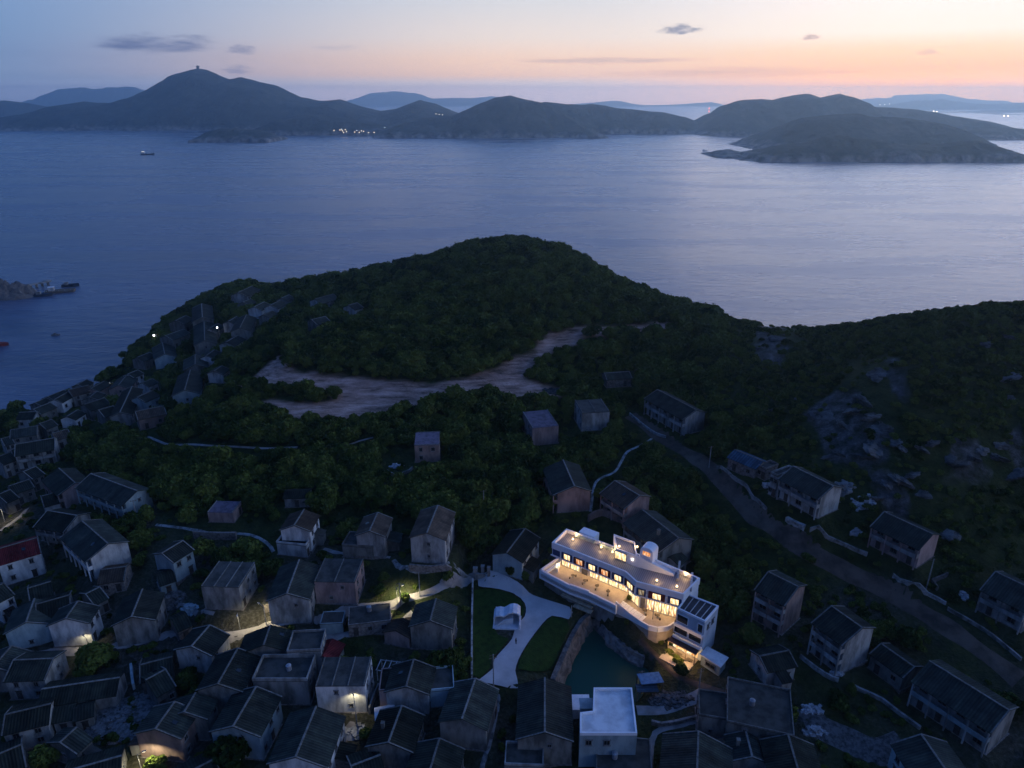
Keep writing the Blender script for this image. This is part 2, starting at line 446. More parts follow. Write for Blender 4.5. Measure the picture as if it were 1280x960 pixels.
def build_house(d):
    x1, y1, x2, y2, W, h, st, wm, rm, label = d['row'][:10]
    opt = d['row'][10] if len(d['row']) > 10 else {}
    c, u, L, base, rise = d['c'], d['u'], d['L'], d['base'], d['rise']
    r = random.Random(int(x1 * 31 + y1 * 17 + W * 100))
    rz = math.atan2(-u[0], u[1])            # local +Y along the ridge
    small = st == 's'
    name = 'shed' if small else 'house'
    o = empty(name, (c[0], c[1], base), rz, label, name, opt.get('group'))
    dist = math.hypot(c[0], c[1]); near = dist < 215
    ex = np.array([math.cos(rz), math.sin(rz)])
    toc = -np.array(c[:2]) / dist
    fs = 1 if ex @ toc > 0 else -1          # long side that faces the viewer
    if 'side' in opt: fs = opt['side']
    slope = rise / (W / 2)
    # wall
    b = MB()
    if rise > 0:
        b.section([(-W / 2, -.02), (W / 2, -.02), (W / 2, h), (0, h + rise), (-W / 2, h)], -L / 2, L / 2)
    else:
        b.box((0, 0, h / 2), (W, L, h))
    b.build('wall', M[wm], o)
    b = MB(); b.box((0, 0, -1.9), (W + .5, L + .5, 3.8)); b.build('plinth', M['stone'], o)
    bal = st == 'b'
    if rise > 0:
        ovx = {1: .4, -1: .4}
        if bal: ovx[fs] = 1.5
        t = .17; g = .03
        b = MB(); ov = opt.get('ov', .3)
        xl, xr = -W / 2 - ovx[-1], W / 2 + ovx[1]
        zl, zr = h - slope * ovx[-1] + g, h - slope * ovx[1] + g
        b.section([(xl, zl), (0, h + rise + g), (xr, zr), (xr, zr + t), (0, h + rise + g + t), (xl, zl + t)], -L / 2 - ov, L / 2 + ov)
        rf = b.build('roof', M[rm], o)
        if not small:
            b = MB(); b.box((0, 0, h + rise + t + .06), (.36, L + 2 * ov, .14)); zt = t + g
            for s in (-1, 1):
                if r.random() < .75:
                    for q in (-1, 1):
                        xa = xl if q < 0 else xr; za = zl if q < 0 else zr
                        y0 = s * (L / 2 + ov - .12)
                        b.add([(0.12 * q, y0 - .13, h + rise + zt), (.12 * q, y0 + .13, h + rise + zt), (xa, y0 + .13, za + t), (xa, y0 - .13, za + t),
                               (.12 * q, y0 - .13, h + rise + zt + .09), (.12 * q, y0 + .13, h + rise + zt + .09), (xa, y0 + .13, za + t + .09), (xa, y0 - .13, za + t + .09)],
                              [(0, 1, 2, 3), (4, 7, 6, 5), (0, 4, 5, 1), (1, 5, 6, 2), (2, 6, 7, 3), (3, 7, 4, 0)])
            b.build('ridge_cap', M['mortar'], rf)
            if near and r.random() < .13:
                b = MB(); xx = r.choice((-1, 1)) * W * .27; yy = (r.random() - .5) * L * .6
                b.box((xx, yy, h + rise * .5 + .7), (.6, .6, 1.5)); b.box((xx, yy, h + rise * .5 + 1.5), (.75, .75, .12)); b.build('chimney', M['grey'], rf)
            elif near and r.random() < .25:
                b = MB(); q = r.choice((-1, 1)); xx = q * W * .25; yy = (r.random() - .5) * L * .6
                z = h + rise * .5 + t + g
                b.add([(xx - .45, yy - .4, z + q * slope * .45 + .03), (xx + .45, yy - .4, z - q * slope * .45 + .03), (xx + .45, yy + .4, z - q * slope * .45 + .03), (xx - .45, yy + .4, z + q * slope * .45 + .03),
                       (xx - .45, yy - .4, z + q * slope * .45 + .1), (xx + .45, yy - .4, z - q * slope * .45 + .1), (xx + .45, yy + .4, z - q * slope * .45 + .1), (xx - .45, yy + .4, z + q * slope * .45 + .1)],
                      [(0, 3, 2, 1), (4, 5, 6, 7), (0, 1, 5, 4), (1, 2, 6, 5), (2, 3, 7, 6), (3, 0, 4, 7)])
                b.build('skylight', M['glass'], rf)
    else:
        b = MB(); b.box((0, 0, h + .06), (W + .1, L + .1, .14)); rf = b.build('roof', M[rm], o)
        b = MB(); pt = .2; ph = opt.get('ph', .55)
        for s in (-1, 1):
            b.box((s * (W / 2 + .05 - pt / 2), 0, h + .13 + ph / 2), (pt, L + .1, ph))
            b.box((0, s * (L / 2 + .05 - pt / 2), h + .13 + ph / 2), (W + .1 - 2 * pt, pt, ph))
        if st == 'f': b.build('parapet', M[opt.get('pm', wm)], o)
        if st == 'r':
            n = opt.get('ribs', 3)
            for k in range(n + 1): b = MB(); b.box((-W / 2 + .15 + (W - .3) * k / n, 0, h + .21), (.22, L + .1, .18)); b.build('roof_rib', M['mortar'], rf)
        if near and W > 5 and st == 'f' and r.random() < .35:
            b = MB(); xx, yy = (r.random() - .5) * W * .5, (r.random() - .5) * L * .5
            b.tube((xx, yy, h + .13), (xx, yy, h + 1.3), .55, n=10); b.tube((xx, yy, h + 1.3), (xx, yy, h + 1.45), .58, .2, n=10); b.build('water_tank', M['steel'], o)
    if small and not opt.get('win'):
        dm = link('door', door_mesh(), o, (fs * W / 2, 0, 1.05), 0 if fs > 0 else math.pi)
        if L > 5:
            f, p = win_mesh(.8, .8, 'frame'); w_ = link('window', f, o, (fs * W / 2, L * .28, 1.5), 0 if fs > 0 else math.pi); link('pane', p, w_)
        return o
    # lean-to on one side of the older houses, where there is room
    if near and not bal and rise > 0 and r.random() < .55:
        q = r.choice((fs, fs, -fs)); wl = 1.9 + r.random() * 1.2; ll = L * (.3 + .25 * r.random()); yy = (r.random() - .5) * (L - ll); hh = 2.3 + .5 * r.random()
        wc_ = c[:2] + ex * (q * (W / 2 + wl * .6)) + np.array(u) * yy
        if not any(c2 is not c and pip(np.array([wc_[0]]), np.array([wc_[1]]), ft2)[0] for ft2, _z, c2, _R in FOOT) and all(pdist(np.array([wc_[0]]), np.array([wc_[1]]), g_[::3] + [g_[-1]], False)[0] > w_ + wl * .4 for g_, w_ in PATHS):
            x0, x1_ = sorted((q * W / 2, q * (W / 2 + wl)))
            zl, zr = (hh + .5, hh - .15) if q > 0 else (hh - .15, hh + .5)
            b = MB(); b.section([(x0, -2), (x1_, -2), (x1_, zr), (x0, zl)], yy - ll / 2, yy + ll / 2); an = b.build('lean_to', M[r.choice(('stone', 'grey', 'pale'))], o)
            sl = (zr - zl) / (x1_ - x0); e_ = .25; xa, xb = (x0, x1_ + e_) if q > 0 else (x0 - e_, x1_)
            za, zb = zl + sl * (xa - x0) + .03, zl + sl * (xb - x0) + .03
            b = MB(); b.section([(xa, za), (xb, zb), (xb, zb + .12), (xa, za + .12)], yy - ll / 2 - .2, yy + ll / 2 + .2); b.build('lean_to_roof', M[r.choice(('dark', 'tile', 'browntile', 'conc'))], an)
    # windows
    ns = max(1, int(round(h / 3.0))); fh = h / ns
    nb = max(2, int(L / 3.1))
    doorbay = r.randrange(nb)
    for s in (-1, 1):
        if s != fs and ex @ toc * s < -.25: continue
        for k in range(ns):
            for i in range(nb):
                y = -L / 2 + (i + .5) * L / nb
                rot = 0 if s > 0 else math.pi
                if s == fs and k == 0 and (i == doorbay or (bal and i % 2 == 0)):
                    link('door', door_mesh(), o, (s * W / 2, y, 1.07), rot); continue
                if not bal and r.random() < .18: continue
                f, p = win_mesh(1.7 if bal else r.choice((1.0, 1.2)), 1.5 if bal else 1.3, 'frame')
                w_ = link('window', f, o, (s * W / 2, y, k * fh + fh * .53), rot)
                link('pane', p, w_)
    gs = -1 if np.array(u) @ toc < 0 else 1     # gable towards the viewer
    for k in range(ns):
        if r.random() < opt.get('gw', .35):
            f, p = win_mesh(.8, .9, 'frame')
            w_ = link('window', f, o, ((r.random() - .5) * W * .5, gs * L / 2, k * fh + fh * .55), math.pi / 2 * gs); link('pane', p, w_)
    if bal:
        bd = 1.25
        for k in range(ns):
            if k > 0:
                b = MB(); z = k * fh
                b.box((fs * (W / 2 + bd / 2), 0, z - .08), (bd, L, .16))
                b.box((fs * (W / 2 + bd - .06), 0, z + .46), (.12, L - .02, .9))
                for s in (-1, 1): b.box((fs * (W / 2 + bd / 2 - .06), s * (L / 2 - .06), z + .45), (bd - .14, .11, .88))
                b.build('balcony', M[opt.get('balm', wm)], o)
        for i in range(nb + 1):
            b = MB(); y = -L / 2 + .14 + i * (L - .28) / nb
            hh = h - slope * bd
            b.box((fs * (W / 2 + bd - .13), y, hh / 2 - .1), (.27, .27, hh + .15)); b.build('column', M[wm], o)
    return o
# ridge line in the picture (near end, far end), width, eave height, style, wall, roof, label
ROWS = [
 # bottom left quarter
 (54,862,148,848,6.5,3.6,'g','pale','dark','long low house with a grey roof and narrow pale gable, below the big leafy tree',{}),
 (18,826,66,824,8,5,'g','pale','dark','dark-roofed house with a pale gable directly left of the big leafy tree'),
 (-8,834,14,809,8,5,'g','grey','tile','grey house cut by the left edge above the row of narrow pale gables'),
 (8,894,62,881,7,4.6,'g','pale','dark','dark-roofed house between two narrow pale gable walls near the bottom left corner'),
 (70,886,92,882,5,3,'s','pale','dark','little shed with one pale side wall right of the house with two pale gables'),
 (94,886,116,880,4.5,3,'s','grey','tile','low lean-to below the long low grey-roofed house'),
 (76,928,95,911,7,4,'g','grey','tile','grey house with a pale ridge line beside the rubble yard in the bottom left'),
 (80,966,150,946,8,3.6,'g','grey','dark','wide dark-roofed house left of the lamp-lit bush at the bottom edge'),
 (195,911,218,879,9,6,'g','brown','tile','grey-roofed house whose brown gable is lit by the lamp and bush below it',{'gw':0}),
 (231,890,244,868,8,5.5,'g','grey','tile','house joined to the back of the one with the lamp-lit brown gable'),
 (-2,944,26,932,8,4,'g','grey','dark','house cut by the bottom left corner of the village'),
 (176,832,214,822,7,3.4,'g','grey','dark','low dark house just below the lit concrete lane, right of the big leafy tree'),
 (184,850,206,838,8,4,'g','grey','dark','low dark house below the lane, behind the round bushes'),
 (212,978,268,950,8,3.4,'g','grey','dark','dark roof at the bottom edge right of the lamp-lit bush'),
 (240,808,262,783,8.5,5,'g','pale','tile','house with a pale right wall at the lit bend of the lane'),
 # left, middle rows
 (-6,688,46,673,9.5,6.4,'g','white','red','white two-storey house with a dark red sheet roof at the left edge',{'gw':0}),
 (-16,740,4,730,8,6,'g','white','dark','white house cut by the left edge below the red-roofed one'),
 (135,680,103,652,9,6.3,'b','white','tile','long house with a bright white gable and a balcony, right of the red roof',{'gw':0}),
 (60,639,96,645,8,5.5,'b','pale','dark','balconied house just behind the one with the bright white gable'),
 (127,713,157,709,7,3,'g','stone','browntile','low stone house below the bright white gable'),
 (203,692,228,677,7,6,'g','blue','tile','pale house with a small dark porch roof, left of the flat grey block',{'gw':0}),
 (196,718,214,712,6.5,3,'s','blue','dark','porch shed attached to the front of the pale house below the thin path'),
 (36,736,62,728,8,4,'g','grey','dark','dark hipped-looking house below the red-roofed white house'),
 (46,756,86,745,9,4.5,'g','grey','dark','wide dark roof behind the house with the small blue-white gable'),
 (33,778,43,750,9,5,'g','blue','tile','house with a blue-white gable front, left of the lamp-washed gable'),
 (83,773,97,753,8.5,6,'g','white','tile','house whose white gable front glows at its foot beside the lane lamp',{'gw':0}),
 (165,771,178,738,8.5,6,'g','pale','tile','tall pale gabled house standing above the lane left of the flat grey block',{'gw':0}),
 (275,734,296,703,9,6.3,'r','pale','conc','flat grey block with lengthwise ribs on its roof, above the lit bend of the lane',{'ribs':3,'ph':.1}),
 (275,641,286,627,7,3,'r','pink','purple','tiny pale hut with a reddish flat roof on a terrace above the thin white path',{'ribs':1}),
 (357,614,387,613,4.5,3,'s','pale','dark','tiny pale hut alone in the trees above the thin white path',{'side':1}),
 (368,657,380,638,7.5,6,'g','white','browntile','white house with a dark porch before its gable, at the thin path',{'gw':0}),
 (364,681,371,672,8,3.3,'f','white','dark','flat-roofed front annex of the white house at the thin path'),
 (359,742,374,701,9,6.5,'g','pale','tile','long gabled house whose foot is lit by the lamp on the lane',{'gw':.6}),
 (418,728,430,699,9.5,6,'r','pink','conc','pinkish block with a flat dark roof and roof pipes, right of the lamp-lit gable',{'ribs':2,'gw':1}),
 (462,664,472,642,7,6,'g','pale','browntile','tall narrow pale house above the stepped terraces, left of the tallest gabled house'),
 (447,684,456,668,8,3.2,'f','grey','conc','flat-roofed lower block in front of the tall narrow pale house'),
 (534,666,547,633,8.5,7,'g','pale','browntile','tallest pale gabled house on its own terrace above the white-walled path',{'gw':.9}),
 (634,691,656,662,8,5.2,'g','blue','dark','pale blue house with a dark roof just left of the lit white hotel',{'gw':0}),
 (704,576,718,608,9,6,'b','pink','tile','balconied house with its gable end towards the hotel, alone in the trees',{'gw':0}),
 (769,602,799,620,8,6.2,'b','pink','browntile','pinkish house with long balconies and a walled yard behind the hotel',{'gw':0,'balm':'pale'}),
 (803,638,848,673,9,6.3,'b','grey','tile','long grey balconied house directly behind the right half of the hotel',{'gw':0}),
 (838,697,848,689,5,3.6,'s','pale','dark','small pale gabled outhouse between the hotel and the long grey house behind it'),
 # right hand slope
 (992,584,1041,608,8,6.2,'b','pale','tile','two-storey house with a columned front and pale gable above the dirt road',{'gw':0}),
 (975,588,983,592,7,6,'f','pale','conc','flat-roofed wing at the left end of the columned house above the dirt road'),
 (919,563,953,577,6,3.4,'g','stone','bluer','low stone shed-house with a blue sheet roof above the dirt road'),
 (955,580,965,585,5,3,'f','stone','conc','small stone outhouse at the right end of the blue sheet roof'),
 (961,716,997,734,8,9,'b','brown','tile','three-storey balconied house with a brown gable right of the hotel garden',{'gw':0,'balm':'pale'}),
 (1106,641,1165,668,8,6,'b','pink','tile','long balconied house with a pinkish gable above the road, on the right slope',{'gw':0,'balm':'pale'}),
 (1245,716,1300,742,9,6.2,'b','pale','tile','balconied house cut by the right edge, above the road'),
 (1040,759,1077,785,8.5,8.6,'b','pale','tile','tall three-storey house with a streaked pale gable below the road',{'gw':0}),
 (1102,806,1142,834,6,3.6,'g','grey','dark','long low house between the streaked tall house and the long balconied block'),
 (1163,828,1260,888,8.5,6.6,'b','pale','tile','longest balconied block with a pale blue gable in the bottom right',{'gw':0,'balm':'blue'}),
 (1152,920,1188,972,10,5,'g','blue','tile','house with a blue-white side wall at the bottom edge near the right corner'),
 # bottom middle and right
 (948,856,950,912,12,5.2,'f','grey','conc','biggest flat grey roof with low parapets, right of the white shed',{'pm':'mortar','ph':.4}),
 (892,866,894,898,6,4.6,'f','grey','conc','small flat grey roof just left of the biggest flat grey roof',{'ph':.4}),
 (873,916,871,968,12,4.5,'g','grey','tile','broad grey gabled roof at the bottom edge below the small flat grey roof'),
 (985,920,1000,972,9,5,'g','white','dark','dark roof with a pale left wall at the bottom edge beside the rubble yard'),
 (932,915,940,946,7,3.4,'g','grey','tile','low grey roof squeezed between two bigger roofs at the bottom edge'),
 (950,821,985,814,6,3.5,'g','pale','dark','small house with pale door pillars below the brown-gabled three-storey house'),
 (681,915,681,849,10,6,'g','grey','tile','long tiled roof with a pale ridge line, left of the white flat roof'),
 (655,958,656,930,7,4,'f','pale','conc','patchy pale flat-roofed annex left of the house with the pale ridge'),
 (780,966,779,922,10,3.2,'f','grey','conc','low dark flat roof in front of the white flat-roofed house',{'ph':.25}),
 (578,898,594,850,9,5.5,'g','grey','tile','big gabled house at the foot of the white wall, left of the curving plaza',{'gw':0}),
 (508,858,517,826,8.5,5.5,'g','pale','tile','house with a pale gable and a pinkish side, below the white lattice frame',{'gw':0}),
 (488,863,491,836,4.5,4.8,'f','pink','dark','pinkish flat-roofed side bay of the pale-gabled house below the lattice frame',{'ph':.2}),
 (549,864,548,836,6,4,'f','blue','conc','flat-roofed blue-walled wing right of the pale gable below the lattice frame'),
 (486,928,502,884,8.5,4.5,'g','grey','dark','dark roof sloping down beside the small white hut in the bottom middle'),
 (538,962,549,925,9,4.5,'g','grey','dark','dark gabled house at the bottom edge between the alley and the narrow lane'),
 (440,958,474,945,7,3.2,'g','grey','dark','low dark roof at the bottom edge below the lamp-lit alley'),
 (470,893,492,889,4.5,3,'s','white','palec','small white hut with two windows right of the lamp-lit alley',{'win':1}),
 (425,858,435,822,9.8,6.8,'r','white','conc','bright white house with a three-strip roof above the lamp-lit alley',{'ribs':3,'gw':1,'ph':.12}),
 (370,946,395,885,10.5,6,'g','white','tile','largest grey-roofed house with a long white window wall beside the lamp-lit alley'),
 (292,908,320,860,9.5,6,'g','blue','tile','grey-roofed house with a pale blue gable and a white right wall behind the bottom tree',{'gw':0}),
 (273,855,297,812,9,6,'g','grey','tile','dark grey gabled house below the lit bend of the lane, behind the bushes',{'gw':0}),
 (350,852,362,822,11,6,'f','pale','conc','house with a sunken dark flat roof and a row of pale window walls',{'ph':.8}),
 (330,806,338,783,11,5,'g','grey','dark','broad dark gabled house touching the lit lane from below'),
 (380,815,387,790,7,6,'f','pale','conc','flat-roofed house with a pale window wall right of the broad dark gabled house'),
 (404,820,415,800,5,3.4,'s','grey','red','shed with a dull red sheet roof behind the bright white house'),
 (414,780,418,765,5,2.8,'f','blue','conc','small pale blue cabin below the pinkish block',{'ph':.12}),
 (436,771,488,765,6,3,'f','stone','conc','long low stone building beside the lane, right of the pale blue cabin',{'ph':.15}),
 (538,776,545,750,9,6,'g','grey','tile','grey gabled house just below the lamp-lit lane, left of the white wall',{'gw':0}),
 (495,788,504,774,6,3,'s','brown','browntile','ruined brown shed at the left of the grey gabled house below the lane'),
 # far left, by the shore
 (20,556,68,548,8,6,'b','pale','dark','wide house with an open pillared front above the shore, left of the trees'),
 (74,586,94,604,8,5.5,'b','pink','dark','balconied house with a pinkish gable, left of the long pale-blue balcony front'),
 (114,593,171,614,8,5.5,'b','blue','tile','long house with a pale blue balcony front at the edge of the woodland'),
 (12,608,36,600,7,4,'g','grey','dark','dim low house near the lit left-edge lane'),
 (-6,573,12,566,8,5,'g','pale','dark','pale house cut by the left edge below the shore houses'),
 (14,538,46,533,8,5,'g','grey','tile','grey house nearest the left end of the shore row'),
 (25,516,46,515,7,4,'g','white','dark','small house with a bright white gable by the water'),
 (42,512,62,504,7,4,'g','grey','dark','grey house behind the small bright gable by the water'),
 (68,500,84,491,6,4.4,'g','white','dark','house with a long white side wall in the shore row'),
 (86,488,110,482,8,4.6,'g','pale','browntile','house with a faintly lit pale gable in the shore row'),
 (106,506,130,498,8,4.2,'g','grey','dark','dark hipped-looking roof in the middle of the shore cluster'),
 (148,482,158,470,8,4.6,'g','brown','tile','house whose brownish gable catches a warm lamp, in the shore cluster'),
 (160,468,172,463,6,5,'g','white','dark','narrow house with three white window piers above the shore'),
 (150,516,165,484,7,4.5,'g','pale','dark','long house with its ridge running away from us in the shore cluster'),
 (172,497,190,489,7,4.2,'g','blue','tile','house with a dim blue-white gable at the right of the shore cluster'),
 (170,515,204,508,8,4,'g','brown','browntile','brown-roofed house in front of the dim blue-white gable'),
 (84,521,97,513,6,3.6,'g','white','dark','little white gable half hidden in front of the shore cluster'),
 (60,496,80,488,7,3.6,'g','grey','dark','dark roof right at the water in the shore row'),
 (114,486,130,477,6,4,'g','brown','dark','dark brown house between the trees and the warm-lit gable by the shore'),
 # left headland
 (206,443,203,429,9,4.6,'g','blue','tile','house with the bluish white gable on the left headland',{'gw':0}),
 (207,420,229,412,8,4.4,'g','grey','tile','grey roof beside the brightest lamp on the left headland'),
 (256,426,255,402,9,5,'g','grey','tile','nearer of two big roofs in line on the left headland'),
 (253,397,252,380,9,5,'g','grey','tile','farther of two big roofs in line on the left headland'),
 (244,456,244,444,9,4.6,'g','grey','tile','upper grey roof of the pair stepping down the headland slope'),
 (231,488,238,463,9,4.2,'g','blue','tile','lower bluish roof of the pair stepping down the headland slope'),
 (258,445,268,438,6,4,'g','white','dark','little house with a pale side wall left of the headland lamp post'),
 (283,428,297,420,7,4,'g','pale','tile','pale little house right of the headland lamp post'),
 (300,410,308,394,8,4.4,'g','grey','tile','grey house below the two white gables on the headland'),
 (318,384,330,378,7,4.2,'g','white','dark','left one of two white gables on the headland'),
 (338,382,350,376,7,4.2,'g','white','dark','right one of two white gables on the headland'),
 (298,366,315,358,9,5,'g','pale','dark','house on the headland skyline beside the long low roof'),
 (322,357,348,352,5,3,'s','grey','dark','long low roof on the headland skyline'),
 (400,360,413,350,9,4.6,'g','grey','tile','upper one of three grey houses in the hillside trees'),
 (394,374,416,368,8,4.4,'g','pale','tile','pale middle one of three houses in the hillside trees'),
 (390,400,406,396,7,4,'g','grey','tile','lowest one of three houses in the hillside trees'),
 # woods in the middle
 (519,549,549,548,9,5.5,'r','brown','purple','lonely brown block with a mauve roof and a small white-sheeted yard in the woods',{'ribs':1,'side':-1}),
 (682,534,669,514,8.5,6,'r','pink','purple','pink-walled block with a mauve flat roof in the woods',{'ribs':1,'gw':0}),
 (745,516,735,500,9,6.2,'r','pale','conc','pale block with a grey flat roof, right neighbour of the pink-walled block',{'ribs':2,'gw':0}),
 (756,467,786,465,6,3,'g','stone','dark','low stone ruin below the end of the earth track'),
 (822,488,870,513,8,6,'b','pale','tile','long two-storey house with a pillared front and forecourt, highest in the valley',{'gw':0}),
 (66,542,84,537,7,3.6,'g','pale','browntile','faint pale-walled house at the edge of the trees below the shore cluster'),
 (50,530,64,525,7,4,'g','grey','dark','grey house between the small bright gable and the shore trees'),
 (2,549,13,546,7,4.5,'g','pale','tile','pale house at the left edge just above the pillared front'),
 (112,497,121,490,6,4.4,'g','grey','tile','narrow grey house squeezed beside the dark hipped-looking shore roof'),
 (124,513,141,508,8,4,'g','grey','dark','low broad roof along the front of the shore cluster'),
 (178,479,190,474,6,4,'g','white','dark','small white house at the upper right of the shore cluster'),
 (44,504,57,498,6,3.5,'g','grey','dark','low shed-like house on the water edge in the shore row'),
 (97,481,108,475,6,3.6,'g','grey','dark','dark house on the water edge at the upper end of the shore row'),
 (172,447,187,441,7,4,'g','grey','dark','dark roof left of the bluish white gable on the headland'),
 (220,401,232,395,8,4.4,'g','grey','tile','grey roof on the headland just below the skyline trees'),
 (262,411,272,405,6,4,'g','pale','dark','small pale house above the headland lamp post'),
 (268,464,277,458,6,3.6,'g','pale','dark','pale hut at the right of the pair stepping down the headland'),
 (286,402,296,396,6,4,'g','pale','tile','pale house left of the grey one below the two white gables'),
 (304,378,313,374,7,4,'g','grey','dark','grey house tucked under the headland skyline house'),
 (330,394,340,389,6,3.6,'g','grey','tile','grey hut below the right white gable on the headland'),
 (352,373,361,369,6,3.6,'g','pale','tile','pale hut right of the two white gables on the headland'),
 (436,382,446,379,7,3.6,'g','pale','tile','lonely tiny house in the hillside trees, right of the upper grey one'),
 (30,590,44,584,8,4.5,'g','grey','tile','grey house behind the balconied pinkish gable on the left'),
 (52,621,70,616,8,4,'g','pale','dark','low house below the balconied pinkish gable on the left'),
 (-2,619,12,613,8,4,'g','grey','dark','dark house at the left edge above the lit lane'),
 (108,743,124,735,7,3.4,'g','grey','dark','low dark roof behind the lamp-washed white gable'),
 (216,775,232,768,6,3,'s','stone','dark','low stone shed between the lane and the cluttered yard'),
]
for row in ROWS: HOUSES.append(prep(row))
for d in HOUSES:
    ft = rect(d['c'], d['u'], d['L'], d['W'], .6); FOOT.append((ft, d['base'], d['c'], max(d['L'], d['W']) * .7))
    flatten(ft, d['base'] - .05, 3.0)
# ------------------------------------------------------------------ hotel levels, then carve ground
T, T2, TR = 21.6, 20.3, 28.6            # terrace, right hand forecourt, parapet top
HROOF = [at_z(a, b, TR) for a, b in ((689.8,677.8),(781.4,714.5),(795.2,727),(854.7,743),(875.3,722.5),(820.4,699),(767.7,682.4),(708.1,660.6))]
TERR = [at_z(a, b, T + .9) for a, b in ((674.2,712),(712,732),(736,740.5),(770,757))]
flatten(orient([p[:2] for p in HROOF]), 20.0, 4.0)
ANXZ = 26.6
ANX = [at_z(a, b, ANXZ) for a, b in ((847,760),(881.6,776.5),(898.5,757),(860,742))]
flatten(orient([p[:2] for p in ANX]), 16.0, 3.0)
flatten(orient([at_z(a, b, 15.8)[:2] for a, b in ((820,800),(870,835),(905,850),(915,835),(880,800))]), 15.8, 3.0)
WHZ = 17.5
i0, i1 = np.searchsorted(GX, [min(p[0] for p in POND) - 6, max(p[0] for p in POND) + 6]); j0, j1 = np.searchsorted(GY, [min(p[1] for p in POND) - 6, max(p[1] for p in POND) + 6])
s_ = (slice(j0, j1), slice(i0, i1))
w_ = 1 - sstep(0.2, 1.9, sdist(XX[s_], YY[s_], POND))
ZZ[s_] = ZZ[s_] * (1 - w_) + (PONDZ - 2.0) * w_

# terrain mesh
ny, nx = XX.shape
me = bpy.data.meshes.new('ground')
co = np.stack([XX, YY, ZZ], -1).reshape(-1, 3)
idx = np.arange(nx * ny).reshape(ny, nx)
q = np.stack([idx[:-1, :-1], idx[:-1, 1:], idx[1:, 1:], idx[1:, :-1]], -1).reshape(-1, 4)
q = q[(co[q][:, :, 2].max(1) > -9)]
me.vertices.add(len(co)); me.vertices.foreach_set('co', co.ravel())
me.loops.add(q.size); me.loops.foreach_set('vertex_index', q.ravel())
me.polygons.add(len(q)); me.polygons.foreach_set('loop_start', np.arange(0, q.size, 4)); me.polygons.foreach_set('loop_total', np.full(len(q), 4))
me.polygons.foreach_set('use_smooth', np.ones(len(q), bool))
me.update(calc_edges=True); me.validate()
FX, FY = XX.ravel(), YY.ravel()
earth = np.zeros(FX.shape)
for e in EARTH: earth = np.maximum(earth, 1 - sstep(-1.5, 1.5, sdist(FX, FY, e) + fbm(FX, FY, 10, 40) * 7))
for e in HOLES: earth *= sstep(-1.5, 1.5, sdist(FX, FY, e) + fbm(FX, FY, 6, 41) * 6)
rock = np.zeros(FX.shape)
for e in ROCKY: rock = np.maximum(rock, 1 - sstep(-5, 4, sdist(FX, FY, e)))
rock *= np.clip(.5 + 3.0 * fbm(FX * 1.5, FY * .8, 11, 60), 0, 1)
shore = 1 - sstep(1.5, 6.5, ZZ.ravel() + fbm(FX, FY, 8, 70) * 4)
rock = np.maximum(rock, shore * .8)
# bare, trodden ground between the village houses
def proj(x, y, z):
    zc = y * CP - (z - H) * SP
    return 640 + FPX * x / zc, 480 - FPX * (y * SP + (z - H) * CP) / zc
PXG, PYG = proj(FX, FY, ZZ.ravel())
VB = np.interp(PXG, [-100, 0, 60, 100, 190, 200, 330, 420, 500, 570, 690, 720, 860, 950, 1280, 1400], [500, 560, 575, 585, 600, 640, 655, 640, 640, 650, 650, 690, 700, 700, 700, 700])
vill = sstep(-10, 60, PYG - VB) * np.clip(.45 + 1.8 * fbm(FX, FY, 13, 80), 0, 1)
ca = me.color_attributes.new('ground_kind', 'FLOAT_COLOR', 'POINT')
ca.data.foreach_set('color', np.stack([earth, rock, vill, np.ones_like(rock)], -1).ravel())
m, nt, b = nodes_of('ground_cover')
geo = N(nt, 'ShaderNodeNewGeometry'); at = N(nt, 'ShaderNodeVertexColor', layer_name='ground_kind'); sp = N(nt, 'ShaderNodeSeparateColor')
nt.links.new(at.outputs[0], sp.inputs[0])
def noise(sc_, det=6, rough=.6):
    n = N(nt, 'ShaderNodeTexNoise'); n.inputs['Scale'].default_value = sc_; n.inputs['Detail'].default_value = det; n.inputs['Roughness'].default_value = rough
    nt.links.new(geo.outputs['Position'], n.inputs['Vector']); return n
def mixc(f, a, c):
    mx = N(nt, 'ShaderNodeMix', data_type='RGBA'); nt.links.new(f, mx.inputs[0]); nt.links.new(a, mx.inputs[6]); nt.links.new(c, mx.inputs[7]); return mx.outputs[2]
n1, n2, n3 = noise(.35), noise(1.2), noise(.12, 4)
g = ramp(nt, [(.3, (.012, .020, .006, 1)), (.5, (.028, .040, .011, 1)), (.68, (.052, .058, .018, 1))]); nt.links.new(n1.outputs[0], g.inputs[0])
so = ramp(nt, [(.32, (.03, .028, .02, 1)), (.5, (.06, .054, .042, 1)), (.7, (.12, .112, .10, 1))]); nt.links.new(n2.outputs[0], so.inputs[0])
mpE = N(nt, 'ShaderNodeMapping'); mpE.inputs['Scale'].default_value = (.10, .28, 1.1); nt.links.new(geo.outputs['Position'], mpE.inputs[0])
nzE = N(nt, 'ShaderNodeTexNoise'); nzE.inputs['Scale'].default_value = 1.0; nzE.inputs['Detail'].default_value = 8; nzE.inputs['Roughness'].default_value = .7; nt.links.new(mpE.outputs[0], nzE.inputs['Vector'])
ea = ramp(nt, [(.36, (.13, .082, .058, 1)), (.5, (.46, .27, .20, 1)), (.64, (.70, .45, .36, 1))]); nt.links.new(nzE.outputs[0], ea.inputs[0])
ro = ramp(nt, [(.38, (.02, .025, .012, 1)), (.54, (.075, .075, .072, 1)), (.7, (.20, .195, .19, 1))]); nt.links.new(noise(.28, 10, .75).outputs[0], ro.inputs[0])
cc = mixc(sp.outputs[2], g.outputs[0], so.outputs[0]); cc = mixc(sp.outputs[0], cc, ea.outputs[0])
